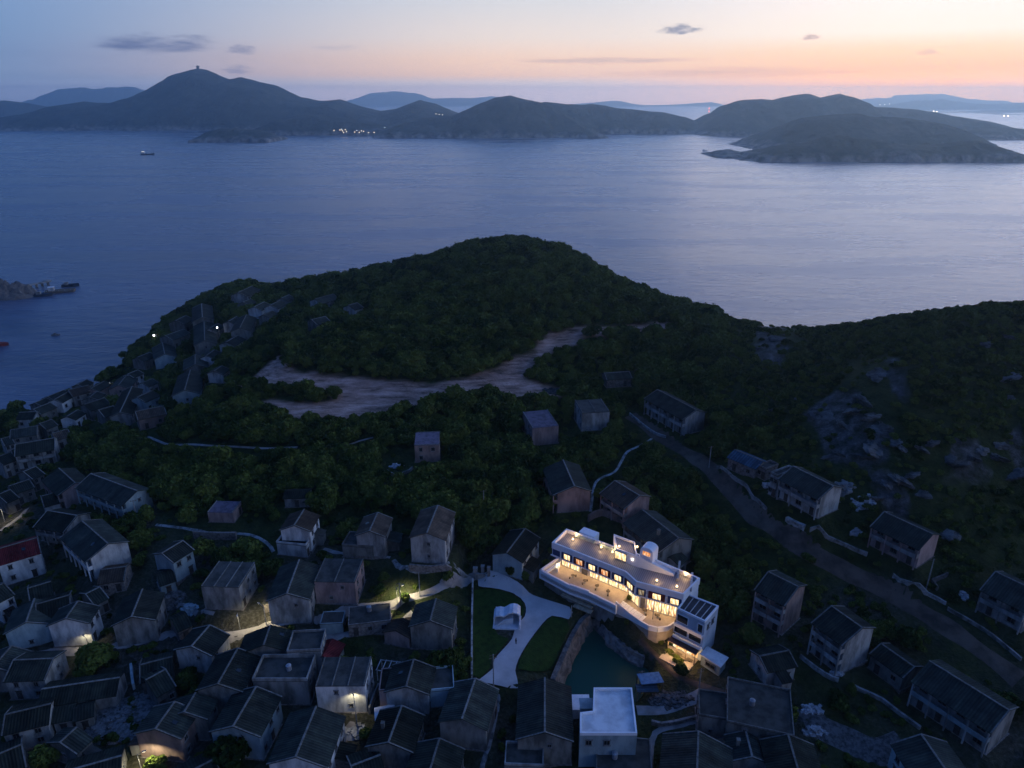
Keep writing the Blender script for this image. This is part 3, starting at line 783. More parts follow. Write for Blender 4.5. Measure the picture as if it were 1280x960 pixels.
rs = N(nt, 'ShaderNodeMapRange'); rs.inputs['From Min'].default_value = .35; rs.inputs['From Max'].default_value = .6; nt.links.new(sp.outputs[1], rs.inputs[0])
cc = mixc(rs.outputs[0], cc, ro.outputs[0])
nt.links.new(cc, b.inputs['Base Color']); b.inputs['Roughness'].default_value = .95; b.inputs['Specular IOR Level'].default_value = .1
bp = N(nt, 'ShaderNodeBump'); bp.inputs['Strength'].default_value = .9; bp.inputs['Distance'].default_value = .8
nt.links.new(n2.outputs[0], bp.inputs['Height']); nt.links.new(bp.outputs[0], b.inputs['Normal'])
me.materials.append(m)
tag(link('ground', me), kind='structure')

# ------------------------------------------------------------------ paths, lawns, pond
def catmull(p, step=1.4):
    p = [np.array(q_, float) for q_ in p]; out = []
    for i in range(len(p) - 1):
        a, b_, c, d = p[max(i - 1, 0)], p[i], p[i + 1], p[min(i + 2, len(p) - 1)]
        n = max(1, int(np.hypot(*(c - b_)[:2]) / step))
        for k in range(n):
            t = k / n
            out.append(.5 * ((2 * b_) + (-a + c) * t + (2 * a - 5 * b_ + 4 * c - d) * t * t + (-a + 3 * b_ - 3 * c + d) * t ** 3))
    out.append(p[-1]); return out
PATHS = []
def ribbon(name, pts, w, mat, lift=.13, jig=0.0, px=True):
    g = catmull(G(pts) if px else pts)
    PATHS.append((g, w / 2 + .6))
    b_ = MB(); vs = []; fs = []; K = 5
    for i, p in enumerate(g):
        a = g[max(i - 1, 0)]; c = g[min(i + 1, len(g) - 1)]; t = (c - a)[:2]; t = t / (np.hypot(*t) + 1e-9); n = np.array([-t[1], t[0]])
        ww = w * (1 + jig * (mnoise.noise((i * .21, w, 3.3))))
        sh = jig * mnoise.noise((i * .17, 9.1, w)) * 1.2
        for k in range(K):
            q_ = p[:2] + n * (ww * (k / (K - 1) - .5) + sh)
            edge = -.25 if k in (0, K - 1) else 0
            vs.append((q_[0], q_[1], float(terr(q_[0], q_[1])) + lift + edge))
    for i in range(len(g) - 1):
        for k in range(K - 1): fs.append((i * K + k, i * K + k + 1, (i + 1) * K + k + 1, (i + 1) * K + k))
    b_.add(vs, fs); o = b_.build(name, mat)
    o.data.polygons.foreach_set('use_smooth', [True] * len(o.data.polygons))
    return tag(o, kind='structure')
def drape(name, poly, mat, lift, cell=1.6):
    bm = bmesh.new(); vs = [bm.verts.new((p[0], p[1], 0)) for p in poly]; f = bm.faces.new(vs)
    bmesh.ops.triangulate(bm, faces=[f])
    xs = [p[0] for p in poly]; ys = [p[1] for p in poly]
    for ax, lo, hi in ((0, min(xs), max(xs)), (1, min(ys), max(ys))):
        c = lo + cell
        while c < hi:
            bmesh.ops.bisect_plane(bm, geom=bm.verts[:] + bm.edges[:] + bm.faces[:], plane_co=(c, 0, 0) if ax == 0 else (0, c, 0), plane_no=(1, 0, 0) if ax == 0 else (0, 1, 0))
            c += cell
    for v in bm.verts: v.co.z = float(terr(v.co.x, v.co.y)) + lift
    bmesh.ops.recalc_face_normals(bm, faces=bm.faces[:])
    me_ = bpy.data.meshes.new(name); bm.to_mesh(me_); bm.free(); me_.materials.append(mat)
    for p in me_.polygons: p.use_smooth = True
    return link(name, me_)
M['turf'] = surf('mown_turf', (.028, .060, .010), (.016, .034, .007), .8, rand=.02, bump=.6, bscale=3)
sm = lambda pl: [p[:2] for p in catmull(list(pl) + [pl[0]], 1.5)][:-1]
PLZ, LW1, LW2 = sm(PLAZA), sm(LAWN1), sm(LAWN2)
tag(drape('plaza', PLZ, M['plaza'], .22), kind='structure')
tag(drape('lawn', LW1, M['turf'], .30), kind='structure')
tag(drape('lawn', LW2, M['turf'], .30), kind='structure')
LAWNS = [LW1, LW2, PLZ]
water_m, nt, b = nodes_of('pond_water')
b.inputs['Base Color'].default_value = (.006, .062, .046, 1); b.inputs['Specular IOR Level'].default_value = .25; b.inputs['Roughness'].default_value = .25; b.inputs['IOR'].default_value = 1.33
tc = N(nt, 'ShaderNodeTexCoord'); nz = N(nt, 'ShaderNodeTexNoise'); nz.inputs['Scale'].default_value = 1.5; nt.links.new(tc.outputs['Object'], nz.inputs['Vector'])
bp = N(nt, 'ShaderNodeBump'); bp.inputs['Strength'].default_value = .15; bp.inputs['Distance'].default_value = .1; nt.links.new(nz.outputs[0], bp.inputs['Height']); nt.links.new(bp.outputs[0], b.inputs['Normal'])
pb = MB(); cx_ = np.mean([p[:2] for p in POND], 0)
pb.add([tuple(cx_ + (p[:2] - cx_) * 1.12) + (PONDZ,) for p in POND], [tuple(range(len(POND)))])
tag(pb.build('pond_water', water_m), kind='structure')

def quay(px, w, top, label, mat='quay', rough=0.5):
    """battered stone wall rising out of the pond"""
    g = catmull([at_z(a, b_, top) for a, b_ in px], 1.1); vs = []; fs = []
    rr = random.Random(5)
    for i, p in enumerate(g):
        a = g[max(i - 1, 0)]; c = g[min(i + 1, len(g) - 1)]; t = (c - a)[:2]; t /= np.hypot(*t) + 1e-9; n = np.array([-t[1], t[0]])
        if (cx_ - p[:2]) @ n < 0: n = -n
        j = lambda k: (rr.random() - .5) * k
        for off, z in ((-w, top - 1.2), (-w, top + j(.2)), (0, top + .12 + j(.25 * rough)), (.5 + j(rough), top * .6 + PONDZ * .4), (1.0 + j(rough), PONDZ * .7 + top * .3), (1.5 + j(rough), PONDZ - 1.5)):
            q_ = p[:2] + n * off; vs.append((q_[0], q_[1], z))
    K = 6
    for i in range(len(g) - 1):
        for k in range(K - 1): fs.append((i * K + k, i * K + k + 1, (i + 1) * K + k + 1, (i + 1) * K + k))
    fs += [tuple(range(K)), tuple(range(len(vs) - 1, len(vs) - K - 1, -1))]
    b_ = MB(); b_.add(vs, fs); o = b_.build('quay_wall', M[mat])
    PATHS.append((g, 2.0))
    return tag(o, label, 'wall')
quay([(694,850),(704,826),(718,795),(731,774),(738,769)], 1.1, 16.7, 'straight stone wall along the left side of the green pond, below the lawn')
quay([(739,768),(748,776),(760,790),(775,806),(790,815),(806,822)], 1.8, 14.8, 'rugged stone bank along the right side of the green pond, below the hotel', rough=.9)

LANE = [(35,820),(70,814),(104,814),(128,812),(158,806),(198,797),(232,791),(262,797),(290,795),(312,790),(342,779),(368,776),(392,775)]
ribbon('path', LANE, 3.0, M['path'], jig=.2)
ribbon('path', [(392,790),(425,795),(458,788),(488,781),(505,775),(516,766)], 2.4, M['path'], jig=.2)
ribbon('path', [(392,775),(425,766),(462,760),(500,751),(540,739),(575,727),(598,716)], 2.6, M['path'], jig=.15)
ribbon('path', [(195,656),(235,661),(262,667),(310,668),(334,679),(342,690)], 1.2, M['kerbw'])
ribbon('path', [(405,686),(430,692),(460,695),(488,697)], 1.4, M['path'])
ribbon('path', [(492,700),(506,709),(540,712),(575,715),(598,719)], 1.5, M['kerbw'])
ribbon('path', [(185,546),(200,552),(215,556),(250,556),(320,560),(372,559)], 1.2, M['path'])
ribbon('path', [(433,557),(450,551),(466,547)], 1.0, M['path'])
ribbon('path', [(738,640),(742,610),(750,598),(768,590),(777,576),(785,564),(802,556),(815,548)], 1.1, M['kerbw'])
ribbon('path', [(200,745),(232,757),(246,766),(268,767)], 1.2, M['path'])
ribbon('dirt_road', ROAD_PX, 5.2, M['dirt'], lift=.16, jig=.35)
ribbon('path', [(796,888),(830,886),(858,876),(878,866)], 3.4, M['path'], jig=.25)
ribbon('path', [(812,960),(815,925),(826,912),(856,905),(884,898)], 1.6, M['path'])
ribbon('path', [(1010,885),(1020,905),(1060,925),(1095,938),(1130,930)], 6.5, M['rubble'], jig=.4)
ribbon('path', [(622,868),(618,900),(610,935),(600,968)], 1.3, M['kerbw'])
ribbon('path', [(446,872),(444,890),(440,905),(430,920)], 2.0, M['path'])
ribbon('path', [(0,664),(12,655),(26,645),(34,636)], 2.0, M['path'])
ribbon('path', [(800,800),(826,826),(850,846),(880,858),(910,868)], 2.0, M['brick'] if 'brick' in M else M['dirt'])

def lowwall(px, w, h, label, mat='kerbw', cat='low wall', name='low_wall', z_off=0.0):
    g = catmull(G(px), 1.6); b_ = MB(); b_.wallpath(g, w, lambda x, y: float(terr(x, y)) + z_off, h, 1.0)
    PATHS.append((g, .8)); return tag(b_.build(name, M[mat]), label, cat)
lowwall([(590,849),(590,790),(591,728)], .4, 1.3, 'straight white wall running away from us beside the big lawn')
lowwall([(896,586),(915,597),(934,610),(946,626),(958,638)], .35, .9, 'pale kerb wall curving along the top of the dirt road')
lowwall([(983,649),(992,654),(1006,660)], .9, .8, 'short thick white parapet beside the dirt road below the columned house')
lowwall([(1012,663),(1035,673),(1060,684),(1084,694)], .5, .8, 'long pale kerb wall along the middle of the dirt road')
lowwall([(1116,720),(1136,730),(1160,744),(1182,756)], .4, .8, 'thin pale kerb wall where the dirt road runs under the pinkish-gabled house')
lowwall([(1184,762),(1205,774),(1240,796),(1276,826)], .4, .8, 'pale kerb wall along the lowest stretch of the dirt road by the right edge')
lowwall([(787,519),(800,530),(818,543),(832,548)], .4, 1.0, 'pale wall round the forecourt of the pillared house highest in the valley')
lowwall([(1000,822),(1020,838),(1040,850),(1048,852)], .4, 1.0, 'pale wall below the yard of the streaked three-storey house')
lowwall([(1064,858),(1085,868),(1102,876),(1120,890),(1150,912)], .5, .8, 'pale terrace wall above the rubble yard in the bottom right')
lowwall([(735,652),(752,644),(772,652),(784,655)], .5, 2.0, 'brownish yard wall in front of the balconied house behind the hotel', 'brown')
lowwall([(814,905),(826,908),(858,902),(884,896)], .5, 1.0, 'pale curved wall above the broad roof at the bottom edge')
lowwall([(318,561),(322,561)], .5, .5, 'short concrete step on the woodland path') if False else None
lowwall([(243,672),(270,674),(296,674)], .6, 2.2, 'stone terrace wall under the tiny hut with the reddish roof', 'stone')
lowwall([(512,712),(540,714),(565,716)], .6, 1.6, 'stone terrace wall under the tallest gabled house', 'stone')
lowwall([(484,590),(494,596),(512,590),(516,586)], .4, .9, 'white edge wall of the little yard beside the lonely brown block')
lowwall([(1172,738),(1164,728),(1184,720)], .4, 1.0, 'low wall of the yard left of the house cut by the right edge', 'stone')
# ------------------------------------------------------------------ the lit white hotel
hc = np.mean([p[:2] for p in HROOF], 0)
hotel = empty('hotel', (hc[0], hc[1], T), 0, 'long white modern hotel with warmly lit windows, roof deck lamps and a glowing terrace', 'hotel')
def hl(p): return np.array([p[0] - hc[0], p[1] - hc[1]])
R8 = [hl(p) for p in HROOF]             # 0 left front,1,2,3 right front,4 right back,5,6,7 left back
def inset(poly, d):
    n = len(poly); out = []
    a = sum(poly[i][0] * poly[(i + 1) % n][1] - poly[(i + 1) % n][0] * poly[i][1] for i in range(n)); s = 1 if a > 0 else -1
    for i in range(n):
        p0, p1, p2 = poly[i - 1], poly[i], poly[(i + 1) % n]
        e1 = (p1 - p0) / np.hypot(*(p1 - p0)); e2 = (p2 - p1) / np.hypot(*(p2 - p1))
        n1, n2 = np.array([-e1[1], e1[0]]) * s, np.array([-e2[1], e2[0]]) * s
        k = n1 + n2; k = k / (k @ n1) if abs(k @ n1) > .2 else n1
        out.append(p1 + k * d)
    return out
HW = surf('hotel_white', (.84, .84, .85), (.74, .74, .76), .3, rand=.03)
DECK, nt, b = nodes_of('grey_decking')
tc = N(nt, 'ShaderNodeTexCoord'); mp = N(nt, 'ShaderNodeMapping')
mp.inputs['Rotation'].default_value = (0, 0, .44)
wv = N(nt, 'ShaderNodeTexWave'); wv.inputs['Scale'].default_value = .7; wv.inputs['Distortion'].default_value = .2
nt.links.new(tc.outputs['Object'], mp.inputs[0]); nt.links.new(mp.outputs[0], wv.inputs['Vector'])
r_ = ramp(nt, [(0, (.14, .135, .14, 1)), (.7, (.25, .24, .25, 1))]); nt.links.new(wv.outputs['Fac'], r_.inputs[0]); nt.links.new(r_.outputs[0], b.inputs['Base Color']); b.inputs['Roughness'].default_value = .55
FLOOR = surf('terrace_tile', (.42, .36, .30), (.34, .29, .24), .8, rough=.5, rand=.02)
z0, z1, z2 = 0.0, TR - T - 1.0, TR - T                     # terrace, deck, parapet top
zf = 3.35                                                  # underside of the upper floor band
# main body: ground floor set back under the upper floor
body = [p.copy() for p in R8]
back = inset(R8, 1.9)
gf = [back[0], back[1], back[2], back[3], R8[4], R8[5], R8[6], R8[7]]
mb = MB(); mb.prism(inset(gf, .05), -4.0, zf + .02); mb.build('ground_floor', HW, hotel)
mb = MB(); mb.prism(inset(R8, .12), zf, z1 - .02); mb.build('upper_floor', HW, hotel)
mb = MB(); mb.prism(inset(R8, .34), z1, z1 + .06); mb.build('roof_deck', DECK, hotel)
mb = MB(); inn = inset(R8, .38); n = 8
for i in range(n):
    j = (i + 1) % n; hh = z2
    mb.prism([R8[i], R8[j], inn[j], inn[i]], z1 - .75, hh)
mb.build('parapet', HW, hotel)
mb = MB(); o_ = inset(R8, -.18)
for i in range(4):
    if i == 3: continue
    mb.prism([o_[i], o_[i + 1], inset(R8, .2)[i + 1], inset(R8, .2)[i]], zf - .12, zf + .22)
mb.build('floor_band', HW, hotel)

WARM = lit_room('lit_room_warm', (1, .62, .28), (.35, .14, .05), 1.7)
WARM2 = lit_room('lit_room_pale', (1, .70, .32), (.5, .30, .12), 1.7)
ORNG = lit_room('lit_room_orange', (1, .42, .13), (.45, .10, .03), 1.0)
DIMR = lit_room('lit_room_dim', (.55, .38, .2), (.1, .07, .05), .5)
RED = surf('dark_red_panel', (.16, .03, .035), (.10, .02, .025), .6, rand=.05)
NAVY = surf('navy_panel', (.035, .06, .16), (.025, .04, .11), .6, rand=.05)
def facade_frame(i):
    a, b_ = R8[i], R8[i + 1]; d = b_ - a; L = np.hypot(*d); d /= L; nrm = np.array([d[1], -d[0]])
    if nrm @ (-hc) < 0: nrm = -nrm
    return a, d, nrm, L
def upper_window(i, s, w, panel, pane, hh=2.1, ww=None):
    a, d, nrm, L = facade_frame(i); p = a + d * s; rz = math.atan2(nrm[1], nrm[0]); zc = (zf + z1 - .75) / 2 + .12
    b_ = MB(); t = .28; W_ = w; H_ = hh
    b_.box((-.02, 0, H_ / 2 - t / 2), (.3, W_, t)); b_.box((-.02, 0, -H_ / 2 + t / 2), (.3, W_, t))
    pw = (ww or W_ * .58)
    side = (W_ - pw) / 2
    for s_ in (-1, 1): b_.box((-.02, s_ * (W_ / 2 - side / 2), 0), (.3, side, H_ - 2 * t))
    o = b_.build('window', panel, hotel, (p[0], p[1], zc), rz)
    b_ = MB(); b_.box((-.03, 0, 0), (.06, pw, H_ - 2 * t)); b_.build('pane', pane, o)
    b_ = MB(); b_.box((.06, pw * .12, 0), (.09, .07, H_ - 2 * t)); b_.box((.06, 0, -H_ / 2 + t + .03), (.09, pw, .07)); b_.build('sash', M['steel'], o)
def fin(i, s):
    a, d, nrm, L = facade_frame(i); p = a + d * s + nrm * .08; rz = math.atan2(nrm[1], nrm[0])
    b_ = MB(); b_.box((0, 0, (zf + z1) / 2 - .25), (.45, .16, z1 - zf - .6)); b_.build('fin', HW, hotel, (p[0], p[1], 0), rz)
L0 = facade_frame(0)[3]; L2 = facade_frame(2)[3]; L1 = facade_frame(1)[3]
st = L0 * .135; md = (L0 - st) / 5
for k in range(6): fin(0, min(st + md * k, L0 - .1))
for k, (pn, pa) in enumerate(((NAVY, WARM2), (RED, ORNG), (NAVY, WARM2), (RED, ORNG), (NAVY, WARM2))):
    upper_window(0, st + md * (k + .5), md - .5, pn, pa)
upper_window(1, L1 / 2, L1 - .5, RED, WARM2); fin(1, L1 - .05)
ed = [0, .25, .66, 1.0]
for k, (pn, pa) in enumerate(((NAVY, DIMR), (RED, WARM2), (NAVY, WARM2))):
    s0, s1 = ed[k] * L2, ed[k + 1] * L2
    upper_window(2, (s0 + s1) / 2, s1 - s0 - .6, pn, pa, ww=(s1 - s0) * (.42 if k == 1 else .5)); fin(2, s1 - .15)
# flat navy panel, stands for shade in the open left corner, upper floor
a, d, nrm, L = facade_frame(0); p = a + d * (st * .5); b_ = MB(); b_.box((0, 0, zf + 1.25), (.1, st * .75, 2.0)); b_.build('corner_shade_panel', NAVY, hotel, (p[0] - nrm[0] * .06, p[1] - nrm[1] * .06, 0), math.atan2(nrm[1], nrm[0]))
# ground floor glazing
LIGHTS = []
for i, nb, skip in ((0, 7, (2,)), (1, 1, ()), (2, 5, (0,))):
    a, b2 = back[i], back[i + 1]; d = b2 - a; L = np.hypot(*d); d /= L; nrm = np.array([d[1], -d[0]])
    if nrm @ (-hc) < 0: nrm = -nrm
    rz = math.atan2(nrm[1], nrm[0]); zb = 0.0 if i == 0 else (T2 - T)
    for k in range(nb):
        p = a + d * (L * (k + .5) / nb); w = L / nb; hh = zf - zb
        if k in skip:
            b_ = MB(); b_.box((.05, 0, zb + hh / 2), (.25, w * .6, hh - .02)); b_.build('pillar', surf('grey_pillar', (.2, .19, .18), None, 1.0), hotel, (p[0], p[1], 0), rz); continue
        b_ = MB()
        b_.box((.07, 0, zb + hh - .2), (.14, w - .1, .36)); b_.box((.07, 0, zb + .06), (.14, w - .1, .1))
        for s in (-.46, -.16, .16, .46): b_.box((.07, w * s, zb + hh / 2 - .07), (.12, .09, hh - .6))
        o = b_.build('glazing', M['steel'], hotel, (p[0], p[1], 0), rz)
        b_ = MB(); b_.box((.0, 0, zb + hh / 2 - .07), (.05, w - .12, hh - .48)); b_.build('pane', WARM2 if (k + i) % 3 else WARM, o)
        LIGHTS.append((p + nrm * 1.0 + hc, T + zf - .45))
# terrace with its parapet, forecourt, stair
TL = [hl(p) for p in TERR]
ledge = hl(at_z(697.8, 696, T + .9))
tpoly = [ledge, TL[0], TL[1], TL[2], TL[3], back[1] * .98 + back[2] * .02, back[0]]
mb = MB(); mb.prism(orient(tpoly), -1.0, 0.02); mb.build('terrace', FLOOR, hotel)
mb = MB(); pts = [ledge, TL[0], TL[1], TL[2], TL[3]]
for i in range(4):
    a, b2 = pts[i], pts[i + 1]; d = (b2 - a) / np.hypot(*(b2 - a)); nn = np.array([-d[1], d[0]])
    if nn @ (np.mean(tpoly, 0) - (a + b2) / 2) < 0: nn = -nn
    mb.prism(orient([a, b2, b2 + nn * .5, a + nn * .5]), -1.6 - .01 * i, .9 + (.0, .0, .25, -.05)[i])
mb.build('terrace_parapet', HW, hotel)
# left planter bench along the ledge
mb = MB(); a, b2 = ledge * .85 + TL[0] * .15, ledge * .15 + TL[0] * .85; d = (b2 - a) / np.hypot(*(b2 - a)); nn = np.array([-d[1], d[0]])
if nn @ (np.mean(tpoly, 0) - a) < 0: nn = -nn
mb.prism(orient([a + nn * 1.1, b2 + nn * 1.1, b2 + nn * 1.7, a + nn * 1.7]), .02, .6); mb.build('bench_wall', HW, hotel)
mb = MB(); a, b2 = ledge * .45 + back[0] * .55, TL[1] * .5 + TL[0] * .5; d = (b2 - a) / np.hypot(*(b2 - a)); nn = np.array([-d[1], d[0]])
mb.prism(orient([a, a * .45 + b2 * .55, a * .45 + b2 * .55 + nn * .3, a + nn * .3]), .02, 1.1); mb.build('terrace_screen', HW, hotel)
# retaining base under the terrace, ledges toned warm to paint dim slot light
bp_ = inset(orient(tpoly), .9)
mb = MB(); mb.prism(bp_, -6.5, -1.0); mb.build('base', M['pale'], hotel)
SLOT_TONE = surf('slot_light_tone', (.5, .42, .3), (.3, .25, .18), 1.0)
for q in range(3):
    b_ = MB(); a, b2 = TL[1], TL[2] * .6 + TL[3] * .4
    a = TL[0] * .45 + TL[1] * .55 if q < 2 else a
    d = (b2 - a); L = np.hypot(*d); d /= L; nn = np.array([d[1], -d[0]])
    if nn @ (-hc) < 0: nn = -nn
    p = (a + b2) / 2 - nn * (.55 - .45 * q); b_.box((0, 0, -2.2 - q * .8), (.4 + .5 * q, L * (.8 - .1 * q), .22)); b_.build('base_ledge', SLOT_TONE, hotel, (p[0], p[1], 0), math.atan2(nn[1], nn[0]))
# rounded forecourt
fc = [hl(at_z(a, b_, T2)) for a, b_ in ((770,760.5),(786,768),(802,777),(811,782),(822,784.5),(834,783),(842,778),(846,772))]
fpoly = fc + [back[3] + (back[3] - back[2]) * .02, back[2], back[1]]
mb = MB(); mb.prism(orient(fpoly), T2 - T - 5, T2 - T + .02); mb.build('forecourt', FLOOR, hotel)
mb = MB()
for i in range(0, len(fc) - 2):
    a, b2 = fc[i], fc[i + 1]; d = (b2 - a) / np.hypot(*(b2 - a)); nn = np.array([-d[1], d[0]])
    if nn @ (-hc) < 0: nn = -nn
    h0 = np.interp(i, [0, 1, 2, 3, 9], [T - T2 + .9, .9, .35, .3, .3]); h1 = np.interp(i + 1, [0, 1, 2, 3, 9], [T - T2 + .9, .9, .35, .3, .3])
    pl = orient([a + nn * .05, b2 + nn * .05, b2 + nn * .4, a + nn * .4])
    mb.prism(pl, T2 - T - 1.0, [T2 - T + (h0 if np.hypot(*(q - a)) < np.hypot(*(q - b2)) else h1) for q in pl])
mb.build('forecourt_kerb', HW, hotel)
mb = MB(); a, b2 = fc[0], fc[2]
for k in range(8):
    q = a + (b2 - a) * (k + .5) / 8; d = (b2 - a) / np.hypot(*(b2 - a)); zt = T2 - T + (T - T2) * (1 - (k + 1) / 8) + .02
    nn = np.array([-d[1], d[0]]); nn = nn if nn @ hc > 0 else -nn
    c_ = q + nn * 1.2; mb.box((c_[0], c_[1], (zt + T2 - T) / 2), (np.hypot(*(b2 - a)) / 8, 1.8, zt - (T2 - T) + .04), 0, math.atan2(d[1], d[0]))
mb.build('stair', HW, hotel)
# penthouse at the back, sloping stair wall, arched stair tower
def rl(px, py, z): return hl(at_z(px, py, z))
zp = z1 + 2.45
pf0, pf1 = rl(769, 698.5, T + z1), rl(796, 709, T + z1)
dback = (R8[6] - (R8[0] * .1 + R8[1] * .9)); dback /= np.hypot(*dback)
pb0, pb1 = pf0 + dback * 6.0, pf1 + dback * 6.0
ppoly = orient([pf0, pf1, pb1, pb0])
mb = MB(); mb.prism(ppoly, z1 + .06, zp); ph_ = mb.build('penthouse', HW, hotel)
mb = MB(); pin = inset(ppoly, .3)
for i in range(4): mb.prism([ppoly[i], ppoly[(i + 1) % 4], pin[(i + 1) % 4], pin[i]], zp, zp + .55)
mb.build('parapet', HW, ph_)
mb = MB(); mb.prism(inset(pin, .02), zp, zp + .05); mb.build('deck', DECK, ph_)
d = (pf1 - pf0); L = np.hypot(*d); d /= L; nn = np.array([d[1], -d[0]]); nn = nn if nn @ (-hc) > 0 else -nn; rz = math.atan2(nn[1], nn[0])
p = pf0 + d * (L * .24)
b_ = MB(); W_, H_ = 3.0, 2.1
for s in (-1, 1): b_.box((.03, s * W_ / 2, 0), (.2, .12, H_)); b_.box((.03, 0, s * H_ / 2), (.2, W_ + .12, .12))
b_.box((.03, .2, 0), (.12, .08, H_))
o = b_.build('window', M['steel'], ph_, (p[0], p[1], z1 + 1.35), rz)
b_ = MB(); b_.box((0.01, 0, 0), (.06, W_ - .1, H_ - .1)); b_.build('pane', WARM2, o)
p = pf0 + d * (L * .78); b_ = MB(); b_.box((.04, 0, 0), (.1, .3, .3)); b_.build('wall_lamp', M['lampw'], ph_, (p[0], p[1], z1 + 1.7), rz)
LIGHTS.append((p + nn * .5 + hc, T + z1 + 1.8, 12))
# sloping wall and stair down to the deck
e0, e1 = pf1, rl(842, 721, T + z1)
mb = MB(); d2 = (e1 - e0) / np.hypot(*(e1 - e0)); n2 = np.array([-d2[1], d2[0]]); n2 = n2 if n2 @ hc > 0 else -n2
for off in (0, 2.0):
    a, b2 = e0 + n2 * off, e1 + n2 * off
    pl = [a, b2, b2 + n2 * .25, a + n2 * .25]
    mb.prism(pl, z1 + .06, [zp + .5, z1 + .7, z1 + .7, zp + .5])
mb.build('stair_wall', HW, hotel)
mb = MB(); ns_ = 14; Ls = np.hypot(*(e1 - e0))
for k in range(ns_):
    q = e0 + d2 * (Ls * (k + .5) / ns_) + n2 * 1.13; zt = zp - (zp - z1) * (k + 1) / ns_ + .1
    mb.box((q[0], q[1], (zt + z1 + .06) / 2), (Ls / ns_, 1.7, max(.05, zt - z1 - .06)), 0, math.atan2(d2[1], d2[0]))
mb.build('roof_stair', HW, hotel)
# stair tower with a rounded top
tcen = rl(811.5, 689, T + zp + 1.2)
tw = empty('stair_tower', (tcen[0], tcen[1], 0), math.atan2(d[1], d[0])); tw.parent = hotel
prof = [(-1.6, z1 + .1), (1.6, z1 + .1), (1.6, zp + 1.9)] + [(1.6 * math.cos(t), zp + 1.9 + 1.0 * math.sin(t)) for t in np.linspace(0, math.pi, 9)[1:-1]] + [(-1.6, zp + 1.9)]
mb = MB(); mb.section(prof, -1.5, 1.5); mb.build('tower_wall', HW, tw)
b_ = MB(); b_.box((0, -1.52, zp + 1.4), (1.9, .06, 1.2)); b_.build('pane', ORNG, tw)
b_ = MB(); b_.box((0, -1.54, zp + 2.05), (2.2, .2, .12)); b_.box((0, -1.54, zp + .76), (2.2, .2, .12)); b_.build('window_frame', HW, tw)
# back box behind the roof at the left
q = rl(737, 669, T + z1 + .5); b_ = MB(); b_.box((0, 0, z1 / 2 - 1.6), (4.4, 2.6, z1 + 4.2)); b_.build('back_block', HW, hotel, (q[0], q[1] + 1.4, 0), math.atan2(d[1], d[0]))
# deck benches and low screens
for px, py, ll, mt in ((731, 675, 5.5, M['blue']), (759, 686.5, 4.0, M['blue']), (848, 716, 7.0, M['steel']), (864, 729.5, 6.0, M['steel'])):
    q = rl(px, py, T + z1); b_ = MB(); b_.box((0, 0, z1 + .5), (ll, .5, .85))
    b_.build('deck_bench', mt, hotel, (q[0], q[1], 0), math.atan2(d[1], d[0]) + (0 if px < 800 else 1.9))
# deck lamps: bollard with a glowing head, each with a real light
DECKL = [(716, 674.5), (720.5, 670), (751.5, 684.5), (765.5, 690.5), (821, 726), (846, 733.5), (857, 719), (774, 683.5), (796.5, 684)]
for k, (px, py) in enumerate(DECKL):
    zz = z1 if k < 7 else zp
    q = rl(px, py, T + zz + .5); b_ = MB(); b_.tube((0, 0, zz + .05), (0, 0, zz + .5), .06, n=8); o = b_.build('deck_lamp', M['steel'], hotel, (q[0], q[1], 0))
    b_ = MB(); b_.tube((0, 0, zz + .5), (0, 0, zz + .85), .26, .2, n=8); b_.build('lamp_head', M['deckl'], o)
    LIGHTS.append((q + hc, T + zz + 1.15, 170))
# terrace furniture: glowing lantern box by the left screen
q = rl(697.5, 707, T + .6); b_ = MB(); b_.box((0, 0, .6), (.8, .5, 1.1)); b_.build('lantern', glow('lantern_glow', (1, .85, .55), 2.2), hotel, (q[0], q[1], 0), .6)
LIGHTS.append((q + hc + np.array([.3, -.6]), T + 1.2, 45))

for k, (px, py) in enumerate(((716, 722), (731, 728.5), (746, 735), (760, 742), (806, 766), (822, 772))):
    zz = T + .02 if k < 4 else T2 + .02
    q = at_z(px, py, zz); o = empty('terrace_table', (q[0], q[1], zz), .5 + k * .3, 'small round table with two stools on the ' + ('glowing upper terrace of the hotel' if k < 4 else 'rounded lit forecourt of the hotel'), 'table', 'tables on the upper terrace' if k < 4 else 'tables on the forecourt')
    b_ = MB(); b_.tube((0, 0, .7), (0, 0, .75), .5, .5, 14); b_.build('table_top', M['timber'], o)
    b_ = MB(); b_.tube((0, 0, 0), (0, 0, .7), .06); b_.tube((0, 0, 0), (0, 0, .04), .3); b_.build('leg', M['steel'], o)
    for sx in (-.9, .9):
        b_ = MB(); b_.tube((sx, 0, .0), (sx, 0, .42), .16, .2, 10); b_.tube((sx, 0, .42), (sx, 0, .47), .22, .22, 12); b_.build('stool', M['timber'], o)
